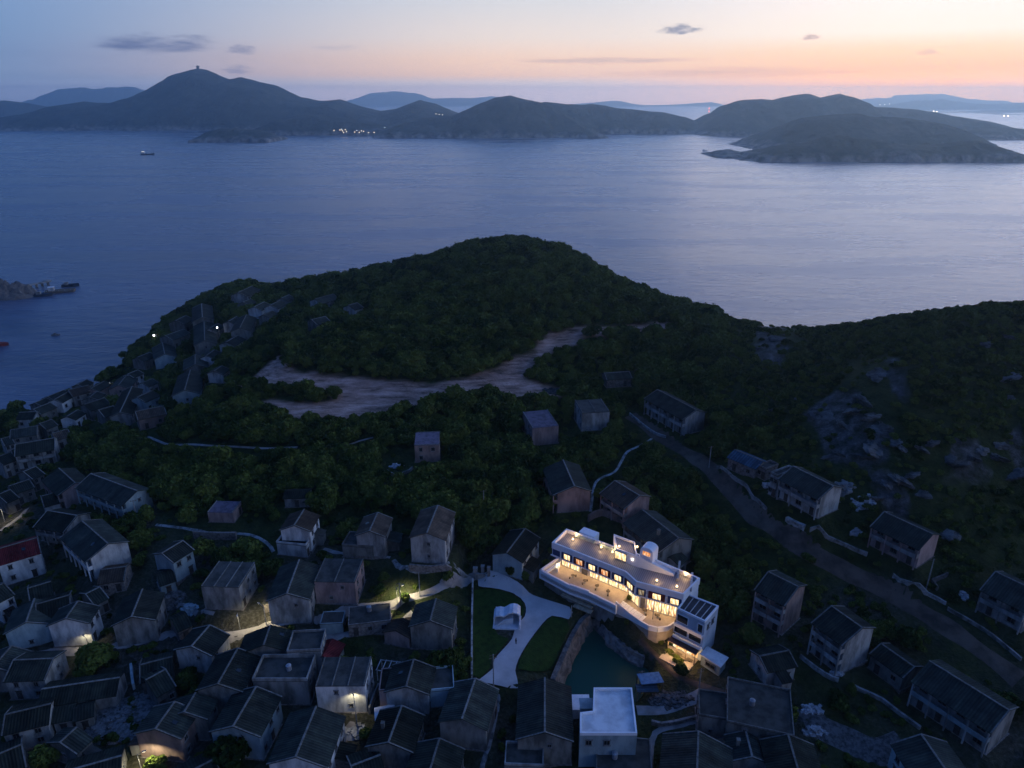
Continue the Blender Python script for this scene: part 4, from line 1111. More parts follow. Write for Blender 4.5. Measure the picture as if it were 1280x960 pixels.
# ------------------------------------------------------------------ grey-blue annex to the right of the hotel
ac = np.mean([p[:2] for p in ANX], 0); AG = 15.9
annex = empty('annex_building', (ac[0], ac[1], AG), 0, 'pale blue three-storey block with a dark panelled roof joined to the hotel', 'building')
A4 = [np.array(p[:2]) - ac for p in ANX]    # 0 left front 1 right front 2 right back 3 left back
ah = ANXZ - AG
mb = MB(); mb.prism(orient(A4), -1, ah - .5); mb.build('wall', surf('annex_wall', (.52, .57, .63), (.36, .4, .46), .5, streak=.4, rand=.02), annex)
mb = MB(); ain = inset(orient(A4), .3); ao = orient(A4)
for i in range(4): mb.prism([ao[i], ao[(i + 1) % 4], ain[(i + 1) % 4], ain[i]], ah - .5, ah)
mb.build('parapet', HW, annex)
mb = MB(); mb.prism(inset(ain, .03), ah - .52, ah - .25); rf = mb.build('roof', surf('dark_panels', (.05, .05, .055), (.03, .03, .035), .6), annex)
mb = MB()
for t in (.2, .4, .6, .8):
    a, b2 = A4[0] + (A4[1] - A4[0]) * t, A4[3] + (A4[2] - A4[3]) * t; mb.prism(orient([a * .93 + b2 * .07, b2 * .95 + a * .05, b2 * .95 + a * .05 + np.array([.2, 0]), a * .93 + b2 * .07 + np.array([.2, 0])]), ah - .25, ah - .12)
mb.build('roof_seam', M['steel'], rf)
a, b2 = A4[0], A4[1]; d = b2 - a; L = np.hypot(*d); d /= L; nn = np.array([d[1], -d[0]]); nn = nn if nn @ (-ac) > 0 else -nn; rz = math.atan2(nn[1], nn[0])
for k, (t, zz, w, h) in enumerate(((.22, 8.4, 2.6, 2.0), (.86, 8.3, 1.2, 2.2), (.2, 5.2, 3.2, 1.9), (.72, 5.2, 3.0, 1.9))):
    p = a + d * (L * t); b_ = MB()
    for s in (-1, 1): b_.box((.03, s * w / 2, zz), (.16, .14, h)); b_.box((.03, 0, zz + s * h / 2), (.16, w + .14, .14))
    o = b_.build('window', HW, annex, (p[0], p[1], 0), rz); b_ = MB(); b_.box((.01, 0, zz), (.05, w - .1, h - .1)); b_.build('pane', M['glass'], o)
for zz in (6.8, 3.6):
    p = a + d * (L * .5) + nn * .55; b_ = MB(); b_.box((0, 0, zz), (1.1, L, .18)); b_.box((.5, 0, zz + .45), (.1, L, .75)); b_.build('balcony', HW, annex, (p[0], p[1], 0), rz)
d3 = A4[2] - A4[1]; L3 = np.hypot(*d3); d3 /= L3; n3 = np.array([d3[1], -d3[0]]); n3 = n3 if n3 @ (A4[1] + A4[2]) > 0 else -n3
for t in (.28, .62):
    p = A4[1] + d3 * (L3 * t); f, pn = win_mesh(1.0, 1.2, 'frame'); o = link('window', f, annex, (p[0], p[1], 8.2), math.atan2(n3[1], n3[0])); link('pane', pn, o)
# lit porch
p = a + d * (L * .44) + nn * 1.9
b_ = MB(); b_.box((-.6, 0, 3.0), (1.9, L * 1.05, .16)); b_.build('porch_canopy', surf('porch_roof', (.09, .06, .07), None, .8), annex, (p[0], p[1], 0), rz)
for s in (-.5, -.17, .17, .5):
    b_ = MB(); b_.box((.25, s * L * .98, 1.5), (.16, .16, 2.95)); b_.build('porch_post', M['timber'], annex, (p[0], p[1], 0), rz)
p2 = a + d * (L * .44) + nn * .06; b_ = MB(); b_.box((0, 0, 1.5), (.08, L * .9, 2.4)); b_.build('porch_glazing', lit_room('lit_porch', (1, .55, .2), (.4, .15, .04), 1.3, 1.2), annex, (p2[0], p2[1], 0), rz)
p3 = a + d * (L * .40) + nn * 2.6; b_ = MB(); b_.box((0, 0, -.2), (5.0, L * 1.05, .5)); b_.build('porch_floor', FLOOR, annex, (p3[0], p3[1], 0), rz)
for s in (.05, .3, .55, .8): LIGHTS.append((a + d * (L * s) + nn * 2.9 + ac, AG + 2.3, 260))
b_ = MB()
for s, e in ((.15, 3.4), (.35, 2.8), (.55, 3.3), (.75, 2.9)): b_.box((e - 1.2, L * (s - .45), .45), (.8, 1.3, .08)); b_.box((e - 1.2, L * (s - .45), .2), (.5, .5, .4))
b_.build('porch_table', M['timber'], annex, (p2[0], p2[1], 0), rz)

# white shed with flat roof
SH = [at_z(a, b_, 18.8) for a, b_ in ((874.5,817),(901,834),(911,821.5),(884,807.5))]
scn = np.mean([p[:2] for p in SH], 0); shed = empty('garden_shed', (scn[0], scn[1], 15.7), 0, 'white shed with a pale flat roof beside the lit porch of the annex', 'shed')
S4 = orient([np.array(p[:2]) - scn for p in SH])
mb = MB(); mb.prism(inset(S4, .35), -1, 2.85); mb.build('wall', M['blue'], shed)
mb = MB(); mb.prism(S4, 2.85, 3.05); mb.build('roof', M['palec'], shed)
a, b2 = np.array(SH[0][:2]) - scn, np.array(SH[1][:2]) - scn; d = b2 - a; L = np.hypot(*d); d /= L; nn = np.array([d[1], -d[0]]); nn = nn if nn @ (-scn) > 0 else -nn
p = (a + b2) / 2 - nn * .33; f, pn = win_mesh(2.4, 1.1, 'frame'); o = link('window', f, shed, (p[0], p[1], 1.5), math.atan2(nn[1], nn[0])); link('pane', pn, o)

# white flat-roofed house by the pond, L-shaped
WZ = 22.0
WP = [at_z(a, b_, WZ) for a, b_ in ((742,860),(790,860),(796.5,917),(725,917),(725,891),(741,889))]
wc = np.mean([p[:2] for p in WP], 0); WG = 14.6
wh = empty('house', (wc[0], wc[1], WG), 0, 'pale blue house with a bright white L-shaped flat roof below the green pond', 'house')
W6 = [np.array(p[:2]) - wc for p in WP]; W6 = orient(W6)
mb = MB(); mb.prism(W6, -1, WZ - WG - .5); mb.build('wall', M['blue'], wh)
wi = inset(W6, .3); mb = MB()
for i in range(6): mb.prism([W6[i], W6[(i + 1) % 6], wi[(i + 1) % 6], wi[i]], WZ - WG - .5, WZ - WG + .15)
mb.build('parapet', HW, wh)
mb = MB(); mb.prism(inset(wi, .01), WZ - WG - .5, WZ - WG - .42); mb.build('roof', M['palec'], wh)
q = at_z(733, 883, WZ - 2)[:2] - wc; b_ = MB(); b_.box((0, 0, 2.6), (2.3, 2.2, 7.0)); b_.box((0, 0, 6.15), (2.7, 2.6, .15)); b_.build('stair_box', M['blue'], wh, (q[0], q[1], 0))
for s in (.2, .6):
    p = np.array(WP[3][:2]) - wc + (np.array(WP[2][:2]) - np.array(WP[3][:2])) * s * .8; f, pn = win_mesh(1.2, 1.3, 'frame'); o = link('window', f, wh, (p[0], p[1], 5.2), -math.pi / 2); link('pane', pn, o)
FOOT.append((rect(np.array([*wc, 0]), np.array([0, 1.]), 14, 13, .5), WG, wc, 9))
q = at_z(722, 878, 16)[:2]; b_ = MB(); b_.box((0, 0, 0), (5.0, 4.0, 3.0)); tag(b_.build('terrace_slab', M['palec'], None, (q[0], q[1], 14.6)), 'low pale concrete terrace between the pond and the white flat-roofed house', 'terrace')
for k, lt in enumerate(LIGHTS):
    P_ = lt[2] if len(lt) > 2 else 210
    ld = bpy.data.lights.new('lamp', 'POINT'); ld.energy = P_; ld.color = (1, .60, .25); ld.shadow_soft_size = .25
    lo = bpy.data.objects.new('light', ld); lo.location = (lt[0][0], lt[0][1], lt[1]); col.objects.link(lo)
M['globe'] = glow('lamp_globe_glow', (.92, .95, 1.0), 9)
for d in HOUSES: build_house(d)
FOOT.append(([np.array(p[:2]) for p in HROOF] + [], T, hc, 20)); FOOT.append(([p[:2] for p in TERR] + [HROOF[1][:2], HROOF[0][:2]], T, hc, 14)); FOOT.append(([np.array(p[:2]) for p in ANX], AG, ac, 10)); FOOT.append(([np.array(p[:2]) for p in SH], AG, scn, 5))

# ------------------------------------------------------------------ lamps and poles
def by_house(words, along, across):
    d = next(d for d in HOUSES if words in d['row'][9]); e = d['c'][:2] - d['u'] * (d['L'] / 2 + along); n = np.array([d['u'][1], -d['u'][0]]); q = e + n * across
    return np.array([q[0], q[1], float(terr(q[0], q[1]))])
def street_lamp(px, py, label, power, hh=5.2, color=(1, .88, .55), head='lamp', reach=1.3, ang=None, r=.15, globe=0):
    g = px if py is None else at_ground(px, py); g[2] = terr(g[0], g[1])
    o = empty('street_lamp', g, 0 if ang is None else ang, label, 'street lamp')
    b = MB(); b.tube((0, 0, -.5), (0, 0, hh), .11, .07); b.tube((0, 0, hh - .1), (reach, 0, hh + .25), .05, .04); b.build('pole', M['pole'], o)
    b = MB(); b.box((reach + .2, 0, hh + .27), (.7, .26, .14)); hd = b.build('lamp_head', M['steel'], o)
    b = MB(); b.box((reach + .2, 0, hh + .18), (.55, .2, .05)); b.build('lamp_glass', M[head], hd)
    if globe:
        b = MB(); b.tube((reach + .2, 0, hh - globe * 1.4), (reach + .2, 0, hh + .1), globe * .8, globe, 10); b.build('lamp_globe', M['globe'], hd)
    ld = bpy.data.lights.new('lamp', 'SPOT'); ld.energy = power; ld.color = color; ld.shadow_soft_size = r; ld.spot_size = math.radians(146); ld.spot_blend = .55
    lo = bpy.data.objects.new('light', ld); a = 0 if ang is None else ang
    lo.location = (g[0] + math.cos(a) * (reach + .2), g[1] + math.sin(a) * (reach + .2), g[2] + hh - .05); col.objects.link(lo)
street_lamp(333, 781, 'lit street lamp on the lane beside the long gabled house', 2800, ang=2.6)
street_lamp(497, 757, 'lit street lamp whose light greens the bush on the sloping lane', 3800, ang=.4)
street_lamp(by_house('glows at its foot', 2.0, 4.2), None, 'lit lamp on the lane corner washing the white gable beside it', 380, 3.6, ang=2.6, reach=.9)
street_lamp(by_house('brown gable is lit', 3.4, -2.2), None, 'lit lamp standing in the bright green bush at the bottom edge', 2600, 5.4, ang=.4, reach=1.0)
street_lamp(446, 905, 'lit lamp in the alley below the bright white house', 520, 6.0, ang=1.9)
street_lamp(300, 786, 'lit lamp at the bend of the lane below the flat grey block', 450, 4.6, ang=-1.2)
street_lamp(6, 652, 'lit lamp beside the lane at the left edge', 800, 5, ang=-1)
street_lamp(198, 430, 'brightest white lamp on the left headland, above the bluish gable', 420, 5, (.9, .95, 1), 'lampw', ang=-2.0, r=.5, globe=.4)
street_lamp(275, 421, 'white lamp on its post among the headland trees', 260, 5, (.95, .95, 1), 'lampw', ang=-1.6, r=.4, globe=.32)
street_lamp(143, 487, 'warm lamp shining on the brownish gable in the shore cluster', 160, 3.5, (1, .7, .4), ang=-2.2)
street_lamp(128, 500, 'small cold lamp in the shore cluster below the warm one', 60, 3, (.85, .92, 1), 'lampw', ang=-1.6)

def utility_pole(px, py, hh, label, arms=2, rz=.3):
    g = at_ground(px, py); o = empty('utility_pole', g, rz, label, 'utility pole')
    b = MB(); b.tube((0, 0, -.5), (0, 0, hh), .15, .1); b.build('pole', M['pole'], o)
    for k in range(arms):
        b = MB(); b.box((0, .1, hh - .35 - .7 * k), (1.6, .1, .12))
        for s in (-.65, 0, .65): b.tube((s, .1, hh - .3 - .7 * k), (s, .1, hh - .08 - .7 * k), .05, n=6)
        b.build('cross_arm', M['timber'], o)
utility_pole(617, 858, 8.5, 'tall pole with crossbars at the foot of the curving plaza')
utility_pole(525, 746, 7, 'pole on the lane right of the lit lamp and green bush', 1)
utility_pole(501, 757, 6.5, 'bare pole standing just right of the lit lamp on the sloping lane', 1)
utility_pole(872, 873, 8, 'pole with crossbars where the pale path meets the small flat grey roof')
utility_pole(714, 771, 3.2, 'short post where the plaza ends below the hotel terrace', 0)
utility_pole(815, 783, 6, 'slim pole on the rounded lit forecourt of the hotel', 0)
utility_pole(172, 652, 7, 'pole in the trees right of the long pale-blue balcony front', 1)
utility_pole(1158, 735, 8, 'pole beside the low road kerb on the right slope', 1)
utility_pole(886, 585, 7, 'pole at the upper end of the dirt road', 1)
utility_pole(605, 645, 8, 'pole rising out of the dark woods left of the pale blue house', 1)
utility_pole(800, 868, 6.5, 'pole by the path right of the white flat roof', 1)

# concrete gateway at the path junction
g = at_ground(602, 722); o = empty('gateway', g, -.1, 'small grey concrete gateway where the white-walled path meets the lane', 'gateway')
for k, (x, y, w, dd, h) in enumerate(((-1.6, .4, 1.0, .8, 2.6), (.2, .8, .8, .8, 3.0), (1.9, -.4, .7, .7, 3.6), (-.3, -.3, 2.6, .35, 1.3))):
    b = MB(); b.box((x, y, h / 2 - .3), (w, dd, h + .6)); b.box((x, y, h + .05), (w + .15, dd + .15, .12)); b.build('pier', M['pale'], o)

# white shell-roofed pavilion on the lawn
g = at_ground(634, 779); o = empty('pavilion', (g[0], g[1], terr(g[0], g[1])), -.05, 'white pavilion with a humped shell roof and open steps inside, on the big lawn', 'pavilion')
PV = surf('pavilion_white', (.70, .72, .76), (.52, .54, .58), .6, rand=.02)
b = MB(); b.box((0, 0, .1), (6.4, 4.6, .5)); b.build('base', PV, o)
top = [(-3.1, 2.2), (-2.6, 2.75), (-1.7, 3.0), (-.8, 2.8), (-.3, 3.1), (.5, 3.75), (1.4, 4.0), (2.3, 3.8), (3.0, 3.2)]
b = MB(); b.section([(x, z - .3) for x, z in top] + [(x, z) for x, z in top[::-1]], -1.0, 2.2); b.build('shell_roof', PV, o)
b = MB(); b.box((2.88, .6, 1.6), (.25, 3.2, 2.9)); b.box((2.88, -1.6, .9), (.25, 1.2, 1.3)); b.build('side_wall', PV, o)
b = MB(); b.box((-2.95, .6, 1.1), (.28, 3.2, 1.9)); b.build('side_wall', PV, o)
b = MB(); b.box((0, 2.1, 1.5), (5.6, .22, 2.6)); b.build('back_wall', PV, o)
b = MB(); b.section([(-2.6, .35), (-.6, 2.1), (1.2, 2.5), (1.2, 2.2), (-.5, 1.8), (-2.2, .35)], -1.5, -1.2); b.build('arch_rib', PV, o)
b = MB()
for k in range(7): b.box((-1.5 + k * .45, .2, .35 + (k + 1) * .12), (.45, 2.0, .24 * (k + 1)))
b.build('step', PV, o)
FOOT.append((rect(g, np.array([0, 1.]), 5, 7, .3), g[2], g, 4))

# ------------------------------------------------------------------ person on the plaza
def person(px, py, label, face=2.2):
    g = at_ground(px, py); z = terr(g[0], g[1]) + .11
    J = [((0, 0, .95), (.15, .12)), ((0, 0, 1.2), (.15, .11)), ((0, 0, 1.42), (.17, .1)), ((0, 0, 1.53), (.06, .06)), ((0, .01, 1.66), (.1, .11)), ((0, .01, 1.76), (.07, .08)),
         ((.1, 0, .88), (.09, .09)), ((.11, .06, .5), (.065, .065)), ((.11, 0, .09), (.045, .045)), ((.11, .14, .04), (.04, .035)),
         ((-.1, 0, .88), (.09, .09)), ((-.11, -.06, .5), (.065, .065)), ((-.11, -.14, .09), (.045, .045)), ((-.11, -.01, .04), (.04, .035)),
         ((.2, 0, 1.4), (.06, .06)), ((.25, -.04, 1.12), (.048, .048)), ((.24, .05, .88), (.04, .04)), ((.24, .09, .78), (.035, .03)),
         ((-.2, 0, 1.4), (.06, .06)), ((-.25, .0, 1.12), (.048, .048)), ((-.24, .08, .88), (.04, .04)), ((-.24, .12, .78), (.035, .03))]
    E = [(0, 1), (1, 2), (2, 3), (3, 4), (4, 5), (0, 6), (6, 7), (7, 8), (8, 9), (0, 10), (10, 11), (11, 12), (12, 13), (2, 14), (14, 15), (15, 16), (16, 17), (2, 18), (18, 19), (19, 20), (20, 21)]
    me = bpy.data.meshes.new('person'); me.from_pydata([j[0] for j in J], E, []); me.materials.append(M['cloth'])
    o = link('person', me, None, (g[0], g[1], z), face)
    md_ = o.modifiers.new('skin', 'SKIN')
    for v, j in zip(me.skin_vertices[0].data, J): v.radius = j[1]
    me.skin_vertices[0].data[0].use_root = True
    o.modifiers.new('sub', 'SUBSURF').levels = 1
    b = MB(); b.tube((0, .09, 1.62), (0, .125, 1.72), .075, .06, n=10); b.build('face', M['skin'], o)
    b = MB(); b.tube((0, -.03, 1.68), (0, -.01, 1.82), .105, .07, n=12); b.build('hair', M['hair'], o)
    return tag(o, label, 'person')
person(645, 806, 'person in dark clothes standing alone on the curving pale plaza')

# ------------------------------------------------------------------ odds and ends between the houses
def heap(px, py, rx, ry, h, label, mat='rubble', n=46, name='rubble_heap', cat='rubble heap', seed=1):
    g = at_ground(px, py); r = random.Random(seed); b = MB(); b_n = 0
    N_ = 14; vs = [(0, 0, h)]; fs = []
    for k in range(1, 4):
        for i in range(N_):
            a = 2 * math.pi * i / N_; q = k / 3 * (1 + .25 * (r.random() - .5)); x, y = rx * q * math.cos(a), ry * q * math.sin(a)
            vs.append((x, y, h * (1 - (k / 3) ** 1.3) * (1 + .5 * (r.random() - .5)) + float(terr(g[0] + x, g[1] + y)) - g[2] + (-.1 if k == 3 else 0)))
    for i in range(N_): fs.append((0, 1 + i, 1 + (i + 1) % N_))
    for k in range(2):
        for i in range(N_): fs.append((1 + k * N_ + i, 1 + (k + 1) * N_ + i, 1 + (k + 1) * N_ + (i + 1) % N_, 1 + k * N_ + (i + 1) % N_))
    b.add(vs, fs)
    for k in range(n):
        a = r.random() * 6.28; q = r.random() ** .6; x, y = rx * q * math.cos(a), ry * q * math.sin(a); s = .2 + r.random() * .7
        z = float(terr(g[0] + x, g[1] + y)) - g[2] + h * (1 - q ** 1.3)
        b.box((x, y, z), (s, s * (.4 + r.random()), s * (.3 + .5 * r.random())), 0, r.random() * 3)
    return tag(b.build(name, M[mat], None, tuple(g)), label, cat)
heap(150, 898, 9, 6, 1.3, 'wide grey rubble heap in the yard right of the small sheds, bottom left', n=120, seed=3)
heap(122, 884, 5, 3, 1.0, 'smaller rubble heap with timber in the yard beside the low lean-to', n=40, seed=4)
heap(1048, 612, 4, 2.5, .9, 'heap of pale debris beside the columned house on the right slope', n=60, mat='pale', seed=5)
heap(1078, 628, 3.2, 1.8, .6, 'heap of pale debris and sheeting uphill of the pinkish gable', n=44, mat='tarp', seed=6)
heap(1019, 915, 2.2, 1.2, .7, 'pile of white sacks in the rubble yard near the bottom right', n=40, mat='tarp', seed=7)
heap(1015, 887, 2.2, 1.2, .7, 'small row of white sacks at the top of the rubble yard', n=20, mat='tarp', seed=8)
heap(1047, 842, 1.6, .9, .7, 'two white sacks at the corner of the streaked three-storey house', n=10, mat='tarp', seed=9)
heap(1204, 745, 1.4, .9, .6, 'white bundle in the yard left of the house cut by the right edge', n=9, mat='tarp', seed=10)
heap(1070, 666, 1.6, .9, .8, 'white bundle beside the road kerb below the columned house', n=10, mat='tarp', seed=11)
heap(958, 607, 1.2, .8, .9, 'white bundle in the forecourt left of the columned house', n=8, mat='tarp', seed=12)
heap(496, 583, 2.2, 1.4, .8, 'white sheeting heaped in the small yard beside the lonely brown block', n=16, mat='tarp', seed=13)
heap(700, 490, 6, 2, .9, 'rubble at the lower end of the earth track', n=60, seed=14)
heap(838, 875, 5, 2.2, .8, 'stony bank between the pale path and the blue sheeting', n=60, seed=15)
heap(236, 762, 2.5, 1.5, 1.0, 'bluish pile of boards left of the flat grey block', n=40, mat='blue', seed=16)
heap(215, 748, 4, 2.2, .8, 'cluttered yard pile below the pale house with the dark porch roof', n=50, seed=17)
heap(440, 918, 3, 1.6, .6, 'pale rubble lit by the lamp at the end of the alley', n=30, mat='pale', seed=18)
heap(585, 905, 2.2, 1.2, .8, 'blue sheeting heap right of the dark roof in the bottom middle', n=16, mat='bluetarp', seed=19)
heap(430, 668, 2.5, 1.6, .8, 'pile of boards on the terrace left of the tall narrow pale house', n=24, seed=20)
def shelter(px, py, w, l, h, label, mat, rz, posts=True):
    g = at_ground(px, py); o = empty('shelter', g, rz, label, 'shelter')
    b = MB(); b.add([(-w / 2, -l / 2, h), (w / 2, -l / 2, h - .4), (w / 2, l / 2, h - .4), (-w / 2, l / 2, h), (-w / 2, -l / 2, h + .1), (w / 2, -l / 2, h - .3), (w / 2, l / 2, h - .3), (-w / 2, l / 2, h + .1)],
                    [(0, 3, 2, 1), (4, 5, 6, 7), (0, 1, 5, 4), (1, 2, 6, 5), (2, 3, 7, 6), (3, 0, 4, 7)]); b.build('roof', M[mat], o)
    for x in (-1, 1):
        for y in (-1, 1):
            b = MB(); hh = h - (.4 if x > 0 else 0); b.box((x * (w / 2 - .15), y * (l / 2 - .15), hh / 2 - .25), (.14, .14, hh + .5)); b.build('post', M['timber'], o)
shelter(812, 857, 5.0, 3.0, 2.2, 'upper blue sheet shelter right of the white flat roof by the pond', 'bluetarp', .2)
shelter(808, 868, 4.6, 2.2, 1.9, 'lower dim blue shelter right of the white flat roof', 'bluer', .1)
shelter(720, 826, 1.5, 1.2, 1.8, 'x', 'tarp', 0) if False else None
shelter(950, 747, 4.5, 3.0, 2.3, 'little pale roofed shelter in the trees left of the brown-gabled house', 'conc', .5) if False else None
# white lattice frame
g = at_ground(487, 833, 2.2); gz = terr(g[0], g[1]); o = empty('lattice_frame', (g[0], g[1], gz), -.15, 'white lattice frame over a plot above the pale-gabled house', 'pergola')
b = MB()
for k in range(5): b.box((-2.4 + k * 1.2, 0, 2.35), (.16, 3.2, .12))
for y in (-1.5, 1.5): b.box((0, y, 2.25), (5.2, .16, .12))
b.build('lattice', M['white'], o)
for x in (-2.3, 2.3):
    for y in (-1.5, 1.5):
        b = MB(); b.box((x, y, .85), (.14, .14, 2.7)); b.build('post', M['white'], o)
# white lean gutter wall beside the alley
lowwall([(462,893),(468,875),(474,862)], .35, 1.8, 'sloping pale yard wall between the alley and the pinkish side bay', 'pale')
lowwall([(165,836),(166,848),(168,862)], .5, 1.6, 'bluish standing wall right of the big leafy tree', 'blue')
lowwall([(0,905),(6,888)], .5, 3.0, 'narrow pale gable wall at the left edge of the bottom row', 'pale') if False else None

# ------------------------------------------------------------------ boats and the harbour edge at the left
b = None
def cargo_boat():
    p = at_z(184.5, 193.5, 0)
    o = empty('fishing_boat', (p[0], p[1], 0), 0, 'dark-hulled boat with white lit wheelhouse crossing the wide sea, trailing a faint wake', 'boat')
    hullp = [(-16, -3), (-16.5, 0), (-16, 3), (8, 3.4), (14, 2), (17, 0), (14, -2), (8, -3.4)]
    b = MB(); b.prism([(x * .94, y * .8) for x, y in hullp], -1, .4); b.prism(hullp, .4, [2.9, 2.9, 2.9, 2.6, 3.6, 4.2, 3.6, 2.6]); b.build('hull', M['hull'], o)
    b = MB(); b.box((-10, 0, 4.6), (8, 5, 3.6)); b.box((-10.5, 0, 7.4), (5, 4.4, 2.2)); b.box((-10.5, 0, 8.7), (5.6, 5, .3)); wh_ = b.build('wheelhouse', M['white'], o)
    b = MB(); b.box((-7.95, 0, 7.5), (.15, 3.6, 1.0)); b.box((-10.5, -2.25, 7.5), (4, .15, .9)); b.build('wheelhouse_window', glow('boat_light', (1, .97, .9), 1.6), wh_)
    b = MB(); b.tube((-11, 0, 8.7), (-11, 0, 15), .2); b.tube((6, 0, 2.5), (6, 0, 12), .22); b.tube((6, 0, 4), (-3, 0, 10), .12); b.build('mast', M['steel'], o)
    b = MB(); b.box((12.2, 0, 4.6), (2.2, 2.4, 1.8)); b.build('deck_house', M['white'], o)
    b = MB(); b.box((-10.5, -2.3, 5.0), (6, .2, .9)); b.build('deck_light', glow('deck_light_glow', (.95, .97, 1), 1.3), o)
    w = MB(); xs = np.linspace(0, 42, 22)
    vs = []
    for k, x in enumerate(xs):
        hw = .6 + x * .07 + .4 * math.sin(k * 1.7)
        vs += [(-16 - x, 1.2 + x * .10 - hw, .06), (-16 - x, 1.2 + x * .10 + hw, .06)]
    w.add(vs, [(2 * k, 2 * k + 2, 2 * k + 3, 2 * k + 1) for k in range(len(xs) - 1)])
    ob = w.build('wake', surf('foam', (.5, .54, .6), (.15, .19, .26), .5), None, (p[0], p[1], 0)); tag(ob, kind='stuff')
cargo_boat()
p = at_z(881, 189, 0); o = empty('motor_boat', (p[0], p[1], 0), .1, 'tiny white boat near the rocky islet below the right island', 'boat')
b = MB(); b.prism([(-7, -2), (-7, 2), (3, 2.2), (8, 0), (3, -2.2)], -.5, 2.0); b.build('hull', M['white'], o)
b = MB(); b.box((-3, 0, 3.1), (4, 2.8, 2.4)); b.build('cabin', M['white'], o)
b = MB(); b.box((-1, 0, 3.4), (.1, 2.2, 1)); b.build('cabin_window', M['glass'], o)
# headland of stacked rocks, jetty, pontoon
p = at_z(12, 371, 0)
def rockmass(name, loc, rx, ry, h, mat, seed, label=None, cat=None, kind=None, det=28):
    r = np.random.default_rng(seed); b = MB(); xs = np.linspace(-1, 1, det); vs = []; fs = []
    for j in range(det):
        for i in range(det):
            x, y = xs[i], xs[j]; q = max(0, 1 - (x * x + y * y) ** .5)
            z = h * (q ** .6) * (.55 + .9 * mnoise.noise((x * 3 + seed, y * 3, 1.7)) + .5 * mnoise.noise((x * 8, y * 8 + seed, 4.1)) + .35) - 1.5 * (q <= 0)
            vs.append((x * rx, y * ry, z - .8))
    for j in range(det - 1):
        for i in range(det - 1): fs.append((j * det + i, j * det + i + 1, (j + 1) * det + i + 1, (j + 1) * det + i))
    b.add(vs, fs); o = b.build(name, M[mat], None, loc); return tag(o, label, cat, None, kind)
rockmass('headland', (p[0] - 3, p[1] + 2, 0), 22, 13, 12, 'stone', 2, kind='structure')
pa, pb_ = at_z(28, 363, 0), at_z(64, 356, 0)
o = empty('jetty', (pa[0], pa[1], 0), math.atan2(pb_[1] - pa[1], pb_[0] - pa[0]), 'concrete jetty on legs reaching from the rocky headland at the left edge', 'jetty')
Lj = np.hypot(*(pb_ - pa)[:2]); b = MB(); b.box((Lj / 2, 0, 3.0), (Lj, 3.6, .9)); b.box((Lj - 2, 0, 3.6), (4, 4, .7)); b.build('deck', M['pale'], o)
for k in range(5):
    b = MB()
    for s in (-1, 1): b.box((2 + k * (Lj - 4) / 4, s * 1.1, .8), (.7, .5, 3.9))
    b.build('leg', M['quay'], o)
p = at_z(75, 365, 0); o = empty('pontoon', (p[0], p[1], 0), .35, 'dark floating pontoon with a white hut at the end of the jetty', 'pontoon')
b = MB(); b.box((0, 0, .4), (19, 7.5, 1.8)); bevel(b.build('float', M['timber'], o), .2)
b = MB(); b.box((0, 0, 1.38), (18.6, 7.1, .14)); b.build('deck', M['timber'], o)
b = MB(); b.box((-5, 0, 2.7), (3.6, 3.2, 2.5)); b.build('hut', M['white'], o)
b = MB(); b.box((-5, 0, 4.05), (4.1, 3.7, .2)); b.build('hut_roof', M['palec'], o)
for k in range(5):
    b = MB(); x = -7.5 + k * 3.8; b.tube((x, 3.4, 1.3), (x, 3.4, 2.3), .18, n=6); b.tube((x, -3.4, 1.3), (x, -3.4, 2.3), .18, n=6); b.build('bollard', M['steel'], o)
for bx, by, nm in ((54, 370, 'dark moored boat beside the jetty, left of the floating pontoon'), (88, 358, 'small dark moored boat behind the far end of the floating pontoon')):
    p = at_z(bx, by, 0); o = empty('moored_boat', (p[0], p[1], 0), .3, nm, 'boat')
    b = MB(); b.prism([(-5.5, -1.7), (-5.5, 1.7), (2.5, 1.9), (6, 0), (2.5, -1.9)], -.4, [1.5, 1.5, 1.5, 2.3, 1.5]); b.build('hull', M['hull'], o)
    b = MB(); b.box((-2.4, 0, 2.4), (2.6, 2.4, 1.9)); b.build('cabin', M['pale'], o)
    b = MB(); b.tube((1.5, 0, 1.4), (1.5, 0, 6), .1); b.build('mast', M['steel'], o)
p = at_z(69, 419, 0); rockmass('rock', (p[0], p[1], 0), 3.6, 2.2, 1.9, 'quay', 7, 'small dark rock alone in the sea off the left shore', 'rock', det=12)
p = at_z(-1, 432, 0); o = empty('rowing_boat', (p[0], p[1], 0), .2, 'red boat cut by the left edge, on the water off the shore', 'boat')
b = MB(); b.prism([(-5, -1.6), (-5, 1.6), (2, 1.8), (5, 0), (2, -1.8)], -.4, 1.6); b.build('hull', M['hullred'], o)
b = MB(); b.box((-1.5, 0, 2.5), (3, 2.2, 1.9)); b.build('cabin', M['hullred'], o)
